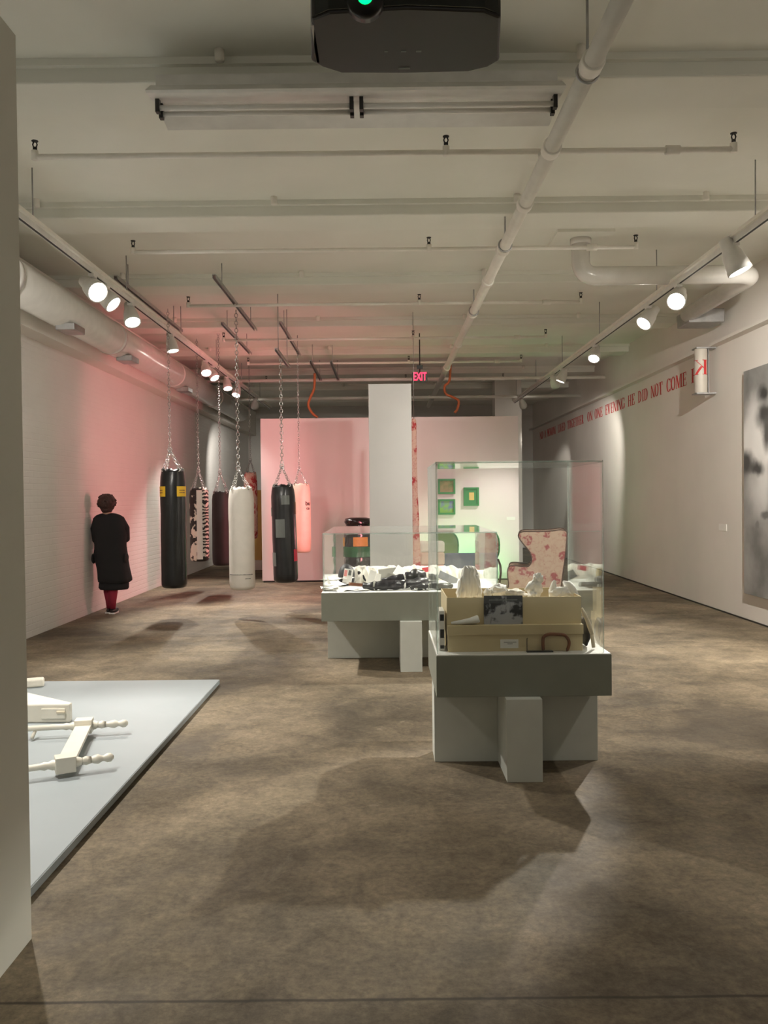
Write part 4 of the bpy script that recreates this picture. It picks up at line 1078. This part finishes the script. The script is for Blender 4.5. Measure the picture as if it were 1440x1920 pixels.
m.tube([at(998, 1098, Yi - .05), at(991, 1103, Yi - .07), at(985, 1106, Yi - .08)], [.03, .02, .008], 10)
px_blob(m, 999, 1117, 9, 8, Yi - .09, .03, 8, .2, 2)
tag(m.build('plaster_figure', M['plaster'], None), 'upright white plaster piece with two small points, centre right of the open box', 'plaster cast', Gp)
m = MB(); m.tube([at(1040, 1116, Yi), at(1037, 1102, Yi), at(1039, 1092, Yi), at(1041, 1088, Yi)], [.03, .022, .014, .008], 12); px_blob(m, 1044, 1112, 14, 12, Yi, .05, 9, .2, 2)
tag(m.build('plaster_figure', M['plaster'], None), 'white plaster piece with a thin curled finger, right part of the open box', 'plaster cast', Gp)
m = MB(); m.tube([at(1056, 1090, Yi + .02), at(1064, 1096, Yi + .02), at(1070, 1106, Yi), at(1074, 1118, Yi)], [.006, .026, .034, .036], 12); px_blob(m, 1058, 1112, 14, 11, Yi, .05, 10, .2, 2)
tag(m.build('plaster_figure', M['plaster'], None), 'white plaster wing shape at the right end of the open box', 'plaster cast', Gp)
m = MB(); px_blob(m, 935, 1106, 16, 10, Yi + .02, .06, 12, .2, 2); px_blob(m, 915, 1112, 8, 8, Yi, .04, 13, .2, 2)
tag(m.build('plaster_figure', M['plaster'], None), 'low rounded white plaster lump behind the photograph', 'plaster cast', Gp)
m = MB(); px_blob(m, 962, 1114, 22, 9, Yi + .05, .08, 15, .25, 2.4)
tag(m.build('crumpled_cloth', M['cloth_w'], None), 'crumpled cream cloth in the middle of the open box', 'cloth', Gp)
# slim white bone shape on the lid
q = at(872, 1165, by0 + .008)
m = MB(); pa_ = [at(846, 1169.5, by0 + .012), at(860, 1167, by0 + .012), at(880, 1164, by0 + .012), at(895, 1161, by0 + .014), at(898, 1160, by0 + .014)]
for p in pa_: p.z = max(p.z, zl + .012)
m.tube(pa_, [.007, .012, .016, .024, .020], 14)
tag(m.build('plaster_limb', M['plaster'], None), 'slender white plaster limb lying on the lid left of the photograph', 'plaster cast')
# brown horseshoe handle leaning on the lower box, resting on a dark comb
hp = [at(x, y, by0 - .022) for x, y in ((1019, 1223), (1018, 1204), (1020, 1194), (1029, 1189.5), (1045, 1189.5), (1058, 1191), (1065, 1198), (1067, 1208), (1062, 1224))]
cc = []
for i in range(len(hp) - 1):
    p = [hp[max(0, i - 1)], hp[i], hp[i + 1], hp[min(len(hp) - 1, i + 2)]]
    for k in range(5):
        u = k / 5; cc.append(.5 * ((2 * p[1]) + (-p[0] + p[2]) * u + (2 * p[0] - 5 * p[1] + 4 * p[2] - p[3]) * u * u + (-p[0] + 3 * p[1] - 3 * p[2] + p[3]) * u ** 3))
cc.append(hp[-1])
for p in cc: p.z = max(p.z, zT + .010)
tag(MB().tube(cc, .0095, 12).build('curved_handle', M['brown'], None), 'reddish brown horseshoe shaped handle leaning on the lidded box', 'handle')
m = MB(); s0 = at(987, 1224, by0 - .02); s1 = at(1036, 1224, by0 - .02)
m.box(s0.x, s1.x, by0 - .045, by0 - .035, zT, zT + .008); x = s0.x
while x < s1.x: m.box(x, x + .003, by0 - .035, by0 - .010, zT, zT + .006); x += .006
tag(m.build('comb', M['dark'], None), 'dark comb lying in front of the lidded box below the brown handle', 'comb')
m = MB(); w = at(988, 1197, by0 - .006)
m.tube([(w.x, by0 - .006, zT + .004), (w.x, by0 - .006, w.z), (w.x + .004, by0 - .008, w.z + .002)], .0022, 6)
tag(m.build('wire_pin', M['dark'], None), 'thin dark pin standing against the lidded box left of the brown handle', 'pin')
# papers at the left of the boxes
q = at(829, 1190, by0 + .02)
for i, (px, y0, y1, rot, mt, nm, lab) in enumerate(((830, 1145, 1226, .06, 'paper', 'magazine', 'white magazine with black print standing at the left of the boxes'), (825, 1160, 1226, -.03, 'paper', 'folded_paper', 'folded white paper standing against the left pane of the near case'))):
    a_ = at(px, y0, by0 + .05 + i * .03); t = thing(nm, lab, 'paper', (a_.x, a_.y, zT))
    MB().box(a_.x - .022 + i * .01, a_.x + .010, by0 + .04 + i * .03, by0 + .045 + i * .03 + .18, zT, a_.z).build('pages', M[mt], t, bevel=.002)
    if i == 0:
        m = MB()
        for (y_0, y_1) in ((1152, 1164), (1180, 1196), (1210, 1216)):
            m.box(a_.x - .016, a_.x + .006, by0 + .037, by0 + .040, at(px, y_1, by0 + .04).z, at(px, y_0, by0 + .04).z)
        m.build('black_print', M['dark'], t)
# driftwood stick and dark cloth at the right of the boxes
ys = by0 + .04
m = MB(); m.tube([at(1091, 1140, ys), at(1096, 1152, ys), at(1100, 1160, ys), at(1106, 1176, ys), at(1110, 1190, ys)], [.006, .012, .011, .014, .010], 10)
m.tube([at(1096, 1152, ys), at(1092, 1155, ys)], [.008, .003], 8)
pts = [at(1110, 1190, ys), at(1112, 1206, ys), at(1113, 1222, ys)]; pts[-1].z = zT + .01; m.tube(pts, [.010, .011, .010], 10)
tag(m.build('driftwood_stick', M['cardin'], None), 'pale knotted stick leaning against the right end of the boxes', 'stick')
m = MB(); c1_ = at(1102, 1210, by0 + .10); m.blob((c1_.x - .002, by0 + .16, zT + .085), (.020, .11, .082), 4, .12, 1.6, 3)
tag(m.build('dark_bundle', M['cloth_d'], None), 'dark cloth bundle squeezed between the boxes and the right pane', 'cloth')

# ---- contents of the long case
zW = z2 + .0045
Gc = 'things heaped in the long case'
def W(px, py, Y): return at(px, py, Y)
def on_tray(px, Y): p = at(px, 1100, Y); return Vector((p.x, Y, zW))
rngp = random.Random(3)
plabs = ['crumpled white sheet', 'folded white leaflet', 'creased white envelope', 'open white booklet', 'white letter page', 'small white receipt']
for i, (px, Y, h, w, d, rot) in enumerate(((618, 8.05, .03, .16, .2, .2), (636, 8.2, .055, .2, .16, -.3), (650, 8.0, .018, .22, .14, .5), (624, 8.4, .065, .16, .2, 1.1), (668, 7.98, .012, .2, .12, -.15), (645, 8.45, .085, .18, .16, .3))):
    c = on_tray(px, Y); c.z += h
    tag(MB().sheet(c, w, d, rot, (rngp.uniform(-.12, .12), rngp.uniform(-.1, .1)), .014, 9, i).build('paper_sheet', M['paper'], None), plabs[i] + ' at the left end of the long case', 'paper', 'papers at the left end of the long case')
c = on_tray(617, 8.1); m = MB(); m.add([c + Vector((-.012, 0, .05)), c + Vector((.02, .01, .05)), c + Vector((-.02, 0, .135)), c + Vector((-.012, .004, .05)), c + Vector((.02, .014, .05)), c + Vector((-.02, .004, .135))], [(0, 1, 2), (5, 4, 3), (0, 2, 5, 3), (1, 4, 5, 2), (0, 3, 4, 1)])
tag(m.build('paper_corner', M['paper'], None), 'pointed folded paper corner sticking up at the far left of the long case', 'paper')
# dark cap with a white card
cp = thing('knitted_hat', 'dark rounded hat with white card tucked on it, left of the cream shirts', 'hat', on_tray(650, 8.5))
c = at(650, 1083, 8.5); m = MB(); m.blob((c.x, 8.5, zW + .09), (.085, .09, .125), 3, .06, 1.5, 3); m.build('crown', M['cloth_d'], cp)
m = MB(); R_ = Matrix.Translation((c.x + .02, 8.39, zW + .115)) @ Matrix.Rotation(.18, 4, 'Y'); m.box(-.045, .045, -.002, .002, -.085, .055, R_); cd = m.build('card', M['paper'], cp)
MB().box(-.04, -.012, -.004, -.002, -.02, .04, R_).build('pink_print', M['pinkcloth'], cd)
MB().box(.0, .028, -.004, -.002, -.005, .045, R_).build('grey_print', M['greypatch'], cd)
# cream shirts heaped along the back: folded cloths
def heap(px0_, px1_, Y, tops, mat, name, label, cat, depth=.12, seed=0, marks=()):
    o = drape(px0_, px1_, 1108, tops, Y, depth, seed, 50).crumple(.022, 16, seed)
    ob = o.build(name, mat, None, sub=1); tag(ob, label, cat, Gc)
    return ob
def marks(par, lst, Y):
    for (px, py, w, h, r_) in lst:
        c = at(px, py, Y); R_ = Matrix.Translation(c) @ Matrix.Rotation(r_, 4, 'Y'); k = Y / F
        m = MB(); m.prism([(w * k * .5 * math.cos(a) * (1 + .25 * math.sin(3 * a + px)), h * k * .5 * math.sin(a)) for a in [2 * PI * j / 12 for j in range(12)]], 'y', -.002, .002)
        m.v = [R_ @ p for p in m.v]; m.build('black_mark', M['cloth_d'], par)
hA = heap(655, 715, 8.62, [(655, 1068), (660, 1063), (690, 1062), (700, 1066), (715, 1065)], M['cloth_w'], 'cream_shirt', 'cream shirt with black marks, left one of the heap in the long case', 'shirt', .11, 1)
marks(hA, [(673, 1074, 6, 7, .2), (683, 1084, 4, 14, -.4)], 8.47)
hB = heap(690, 775, 8.95, [(690, 1064), (700, 1061), (706, 1060), (712, 1062), (740, 1062), (760, 1063), (775, 1064)], M['cloth_w'], 'cream_shirt', 'cream shirt with black marks, middle of the heap in the long case', 'shirt', .14, 2)
marks(hB, [(712, 1071, 7, 3, .2), (737, 1071, 12, 3, 0), (752, 1073, 6, 3, -.2)], 8.77)
hC = heap(765, 835, 9.0, [(765, 1064), (775, 1060), (790, 1063), (810, 1059), (822, 1062), (835, 1066)], M['cloth_w'], 'cream_shirt', 'cream shirt at the right of the heap, beside the yellow strip', 'shirt', .14, 4)
hD = heap(822, 905, 9.1, [(822, 1062), (850, 1062), (860, 1066), (880, 1064), (905, 1068)], M['cloth_w'], 'cream_shirt', 'cream cloth seen through the near case, right end of the heap', 'shirt', .14, 5)
# cards and wedges
def card(px, py, Y, w, h, rot, mat, name, label, tilt=-.25, extra=None):
    c = at(px, py, Y); R_ = Matrix.Translation(c) @ Matrix.Rotation(rot, 4, 'Y') @ Matrix.Rotation(tilt, 4, 'X')
    m = MB(); m.box(-w / 2, w / 2, -.003, .003, -h / 2, h / 2, R_); o = m.build(name, mat, None, bevel=.001); tag(o, label, 'card', Gc); return o, R_
card(697, 1082, 8.3, .065, .13, .3, M['paper'], 'white_card', 'lilac white card standing in front of the cream shirts')
card(708, 1086, 8.36, .05, .11, .25, M['paper'], 'white_card', 'second white card with a dark corner, just right of the lilac one')
o, R_ = card(733, 1076, 8.4, .24, .13, -.12, M['greycard'], 'grey_folder', 'grey folder leaning in the middle of the long case', -.6)
o, R_ = card(757, 1078, 8.3, .20, .13, .62, M['paper'], 'white_folder', 'glossy white folder leaning right of the grey folder', -.8)
card(794, 1082, 8.35, .04, .14, -.18, M['yellow'], 'yellow_strip', 'yellow paper strip standing beside the dark stockings')
card(668, 1096, 8.2, .15, .03, .1, M['brown'], 'brown_book', 'brown edged small book among the white papers', -.4)
card(806, 1083, 8.5, .05, .10, .2, M['paper'], 'white_card', 'white card with dark print right of the yellow strip')
o, R_ = card(840, 1084, 8.6, .20, .11, .45, M['cloth_d'], 'dark_book', 'dark book leaning at the right part of the long case', -.9)
o, R_ = card(800, 1068, 8.8, .09, .05, -.2, M['red2'], 'red_card', 'small red card on the cream shirt near the patterned cloth strip', -.3)
o, R_ = card(818, 1094, 8.1, .03, .13, .1, M['paper'], 'white_card', 'narrow white tube of paper near the left pane of the near case', -.1)
# dark stockings stuffed and laid across
def stocking(pts, rad, label, bands):
    P_ = []
    for (px, Y, h) in pts: c = on_tray(px, Y); c.z += h; P_.append(c)
    out = []; rr = []
    for i in range(len(P_) - 1):
        p = [P_[max(0, i - 1)], P_[i], P_[i + 1], P_[min(len(P_) - 1, i + 2)]]
        for k in range(8):
            u = k / 8; out.append(.5 * ((2 * p[1]) + (-p[0] + p[2]) * u + (2 * p[0] - 5 * p[1] + 4 * p[2] - p[3]) * u * u + (-p[0] + 3 * p[1] - 3 * p[2] + p[3]) * u ** 3)); q = rad[i] + (rad[i + 1] - rad[i]) * u
            rr.append(q * (1 + .10 * math.sin(len(out) * 1.1)))
    out.append(P_[-1]); rr.append(rad[-1])
    o = MB().tube(out, rr, 16).crumple(.009, 20, len(label)).build('dark_stocking', M['stocking'], None); tag(o, label, 'stocking', 'dark stockings in the long case')
    for b in bands:
        i = int(b * (len(out) - 2)); MB().tube([out[i], out[i + 1]], [rr[i] + .003, rr[i + 1] + .003], 16).build('silver_band', M['greycard'] if b < .3 else M['paper'], o)
stocking([(682, 8.05, .035), (705, 8.0, .04), (735, 8.0, .045), (765, 8.05, .05), (792, 8.15, .06), (800, 8.3, .05)], [.030, .042, .045, .040, .045, .03], 'dark stuffed stocking lying along the front of the long case', [.18, .55])
stocking([(716, 8.2, .065), (738, 8.17, .085), (760, 8.17, .10), (780, 8.2, .125), (797, 8.25, .115)], [.02, .036, .042, .052, .03], 'dark stuffed stocking lying on top behind the first one', [.5])
stocking([(770, 7.95, .025), (800, 7.95, .03), (825, 7.97, .03), (848, 8.05, .03)], [.022, .03, .034, .02], 'short dark stocking at the right front of the long case', [.3, .6])
m = MB(); 
for k, (px, Y) in enumerate(((780, 7.93), (790, 7.95), (803, 7.92), (812, 7.98))):
    c = on_tray(px, Y); o = MB().blob(c + Vector((0, 0, .016)), (.022, .02, .016), k, .2, 2, 2).build('crumpled_foil', M['chrome'], None)
    tag(o, 'small crumpled silver foil piece at the front of the long case, ' + ['leftmost', 'second from left', 'third from left', 'rightmost'][k], 'foil', 'foil pieces in the long case')

# ---------------------------------------------------------------- low platform with cream pieces
PT = .05
c_ = on_floor(412, 1274, PT); d_ = on_floor(62, 1655, PT)
px_ = (c_.x + d_.x) / 2
pf = thing('low_platform', 'low pale blue-grey platform on the floor at left', 'platform', (px_ - 1.2, (c_.y + 2.2) / 2, 0))
MB().box(-4.0, px_, 1.6, c_.y, .012, PT).build('deck', M['platform'], pf, bevel=.003)
MB().box(-3.98, px_ - .012, 1.62, c_.y - .012, 0, .012).build('base', M['black'], pf)
MB().box(px_ + .0005, px_ + .004, 1.6, c_.y, .012, PT - .003).build('edge_strip', M['platedge'], pf)
# furniture frame lying on its side: two turned posts joined by a flat rail
def pl(px, py, h): p = on_floor(px, py, PT + h); return p
bf = thing('bed_frame_end', 'cream painted frame with two turned posts and a flat crossbar lying on the platform', 'furniture frame', pl(140, 1400, 0))
def post(pxs, nm):
    A = pl(*pxs[0], .07); Bx = pl(*pxs[1], .07)
    d = (Bx - A); L = d.length; u = d.normalized(); q = u.to_track_quat('Z', 'Y').to_matrix().to_4x4(); R_ = Matrix.Translation(A) @ q
    blk = pxs[2] * L
    prof = [(.001, 0), (.018, 0), (.018, blk - .13)] + [(.024, blk - .11), (.019, blk - .09), (.028, blk - .07), (.028, blk + .07), (.019, blk + .09), (.025, blk + .11), (.019, blk + .14), (.020, L - .20), (.018, L - .12), (.024, L - .105), (.027, L - .085), (.017, L - .065), (.016, L - .055), (.026, L - .035), (.024, L - .015), (.010, L), (.001, L)]
    o = MB().lathe(prof, M=R_, n=20).build('turned_post', M['cream'], bf)
    MB().box(-.045, .045, -.045, .045, blk - .055, blk + .055, R_).build('square_block', M['cream'], o, bevel=.004)
    return R_ @ Vector((0, 0, blk))
b1 = post(((20, 1368), (240, 1356), .62), 0)
b2 = post(((10, 1447), (213, 1419), .54), 1)
dd = (b1 - b2); q = dd.normalized().to_track_quat('Z', 'Y').to_matrix().to_4x4()
MB().box(-.012, .012, -.05, .05, .0, dd.length, Matrix.Translation(b2) @ q @ Matrix.Rotation(PI / 2, 4, 'Z')).build('crossbar', M['cream'], bf, bevel=.003)
MB().tube([pl(60, 1384, .02), pl(70, 1362, .07)], [.012, .010], 10).build('leg', M['cream'], bf)
# cream drawer box
B0 = pl(66, 1358, 0); B1 = pl(131, 1360, 0)
dw = thing('drawer', 'cream painted drawer lying on the platform behind the turned posts', 'drawer', pl(95, 1362, 0))
yy0 = (B0.y + B1.y) / 2 + .05; hz_ = at(125, 1320, yy0).z; xr_d = at(131, 1350, yy0).x; xl_d = at(62, 1350, yy0).x
MB().prism([(xl_d, yy0), (xr_d, yy0), (xr_d, yy0 + .05), (xl_d - .25, yy0 + .42), (xl_d - .40, yy0 + .42), (xl_d - .30, yy0)], 'z', PT, hz_).build('drawer_body', M['cream'], dw, bevel=.01)
MB().box(xl_d + .06, xr_d - .03, yy0 - .010, yy0, PT + .03, hz_ - .03).build('drawer_front', M['cream'], dw, bevel=.004)
MB().box(xl_d + .17, xl_d + .23, yy0 - .022, yy0 - .01, PT + .07, PT + .085).build('pull', M['cardin'], dw, bevel=.003)
s0_ = pl(74, 1290, .0); m = MB(); R_ = Matrix.Translation((s0_.x - .16, s0_.y + .02, PT + .035)) @ Matrix.Rotation(.35, 4, 'Z')
m.box(-.22, .18, -.05, .05, -.035, .035, R_)
tag(m.build('cream_block', M['cream'], None, bevel=.018, seg=3), 'rounded cream block near the back edge of the platform', 'block')

# ---------------------------------------------------------------- wing chair in profile
CY = 12.9
def cpt(px, py): p = at(px, py, CY); return (p.x + .06, p.z)
ch_b = at(1006, 1100, CY)
wc = thing('wing_chair', 'high-backed wing chair in rose patterned fabric, seen from its side', 'armchair', (ch_b.x, CY + .35, 0))
wc.rotation_euler = (0, 0, -.17)
def smooth_poly(pts, n=5):
    out = []; N_ = len(pts)
    for i in range(N_):
        p = [Vector(pts[(i - 1) % N_]), Vector(pts[i]), Vector(pts[(i + 1) % N_]), Vector(pts[(i + 2) % N_])]
        for k in range(n):
            u = k / n; v = .5 * ((2 * p[1]) + (-p[0] + p[2]) * u + (2 * p[0] - 5 * p[1] + 4 * p[2] - p[3]) * u * u + (-p[0] + 3 * p[1] - 3 * p[2] + p[3]) * u ** 3); out.append((v.x, v.y))
    return out
prof = [cpt(*p) for p in ((980, 997), (1000, 996.5), (1020, 996), (1035, 995), (1050, 993), (1061, 996), (1061.5, 1010), (1059, 1040), (1055, 1070), (1051, 1100), (1049, 1112), (1000, 1113), (956, 1112), (954, 1095), (952, 1075), (955, 1063), (965, 1061), (983, 1062.5), (992, 1061), (997, 1050), (993, 1035), (983, 1022), (974, 1010), (972.5, 1002))]
sp_poly = smooth_poly(prof, 4)
for yq in (CY, CY + .66):
    w_ = MB().prism(sp_poly, 'y', yq, yq + .09).build('wing_side', M['toile'], wc, bevel=.02, seg=3)
    top_i = [p for p in sp_poly]
    MB().tube([(p[0], yq + .0, p[1]) for p in top_i] + [(top_i[0][0], yq, top_i[0][1])], .009, 8).build('piping', M['trimbrown'], w_)
bk0 = cpt(1030, 1000); bk1 = cpt(1056, 1000); bb = cpt(1048, 1108); b0 = cpt(1022, 1108)
MB().prism([bk0, bk1, bb, b0], 'y', CY + .08, CY + .67).build('backrest', M['toile'], wc, bevel=.015)
s0 = cpt(960, 1082); s1 = cpt(1030, 1108)
MB().box(s0[0], s1[0], CY + .09, CY + .66, s1[1] - .02, s0[1]).build('seat_cushion', M['toile'], wc, bevel=.03, seg=3)
fl = cpt(960, 1112)
for (xx, yq) in ((cpt(964, 1112)[0], CY + .05), (cpt(1042, 1112)[0], CY + .05), (cpt(964, 1112)[0], CY + .70), (cpt(1042, 1112)[0], CY + .70)):
    MB().tube([(xx, yq, fl[1] + .02), (xx + .01, yq, 0)], [.028, .016], 10).build('leg', M['trimbrown'], wc)
# ---------------------------------------------------------------- seating group behind, in the green light
SY = 14.2
def sb(px, py, Y=SY): return at(px, py, Y)
a = sb(812, 1038); b = sb(934, 1104)
so_ = thing('settee', 'dark blue and green upholstered settee before the pink wall', 'settee', ((a.x + b.x) / 2, SY + .3, 0))
MB().box(a.x, b.x, SY, SY + .12, .18, a.z).build('backrest', M['bluegreen'], so_, bevel=.03, seg=3)
MB().box(a.x + .03, b.x - .03, SY + .12, SY + .72, .18, .42).build('seat', M['bluegreen'], so_, bevel=.03, seg=3)
for x0 in (a.x, b.x - .11): MB().box(x0, x0 + .11, SY + .12, SY + .70, .42, .56).build('armrest', M['bluegreen'], so_, bevel=.03, seg=3)
for x0 in (a.x + .06, b.x - .06):
    for yq in (SY + .06, SY + .66): MB().tube([(x0, yq, .19), (x0, yq, 0)], [.026, .016], 10).build('leg', M['trimbrown'], so_)
cvp = sb(935, 1060); MB().tube([sb(934, 1048), sb(938, 1060), sb(939, 1075), sb(936, 1100)], [.014, .02, .02, .016], 10).build('carved_edge', M['trimbrown'], so_)
def roundback(px, py0, w, mat, name, label, Y, green_rim=True):
    top = at(px, py0, Y); t = thing(name, label, 'chair', (top.x, Y + .2, 0), 'round-backed chairs behind the settee')
    rx = w / 2 * Y / F; hz2 = .52
    poly = [(top.x + rx * math.copysign(abs(math.cos(a_)) ** .7, math.cos(a_)), top.z - hz2 / 2 + hz2 / 2 * math.copysign(abs(math.sin(a_)) ** .75, math.sin(a_))) for a_ in [2 * PI * k / 36 for k in range(36)]]
    o = MB().prism(poly, 'y', Y, Y + .07).build('backrest', mat, t, bevel=.02, seg=3)
    if green_rim: MB().tube([(p[0], Y, p[1]) for p in poly] + [(poly[0][0], Y, poly[0][1])], .014, 8).build('rim', M['green'], o)
    MB().box(top.x - rx * .95, top.x + rx * .95, Y + .07, Y + .55, .36, .48).build('seat', mat, t, bevel=.03, seg=3)
    MB().box(top.x - rx * .3, top.x + rx * .3, Y + .01, Y + .06, .40, top.z - hz2 + .03).build('back_post', M['green'], t)
    for sx_ in (-1, 1):
        for yq in (Y + .04, Y + .5): MB().tube([(top.x + sx_ * rx * .8, yq, .37), (top.x + sx_ * rx * .8, yq, 0)], [.022, .014], 8).build('leg', M['green'], t)
roundback(833, 997, 52, M['olive'], 'round_back_chair', 'olive green round-backed chair behind the left half of the settee', 14.95)
roundback(914, 996, 44, M['toile'], 'round_back_chair', 'cream patterned round-backed chair behind the right half of the settee', 14.95)
# pale folded blankets stacked by the hanging strip
st = at(810, 1062, 13.6)
sk0 = None
for k, (y0, y1, mt, lab) in enumerate(((1060, 1088, 'pinkcloth', 'pink folded blanket at the bottom of the stack by the pillar'), (1036, 1060, 'beige', 'peach folded blanket in the middle of the stack by the pillar'), (1016, 1036, 'cloth_w', 'white folded blanket on top of the stack by the pillar'))):
    a = at(788, y0, 13.5); b = at(834, y1, 13.5)
    o = MB().box(a.x, b.x, 13.5, 13.85, b.z + .003, a.z).build('folded_blanket', M[mt], None, bevel=.03, seg=3); tag(o, lab, 'blanket', 'folded blankets by the pillar')
sq = at(811, 1088, 13.5)
ts = thing('side_stool', 'low stool carrying the folded blankets by the pillar', 'stool', (sq.x, 13.68, 0))
MB().box(at(788, 1088, 13.5).x, at(834, 1088, 13.5).x, 13.48, 13.88, sq.z - .04, sq.z).build('stool_top', M['plinth'], ts, bevel=.005)
for sx_ in (-1, 1):
    for yq in (13.52, 13.84): MB().tube([(sq.x + sx_ * .16, yq, sq.z - .03), (sq.x + sx_ * .16, yq, 0)], .016, 8).build('leg', M['plinth'], ts)
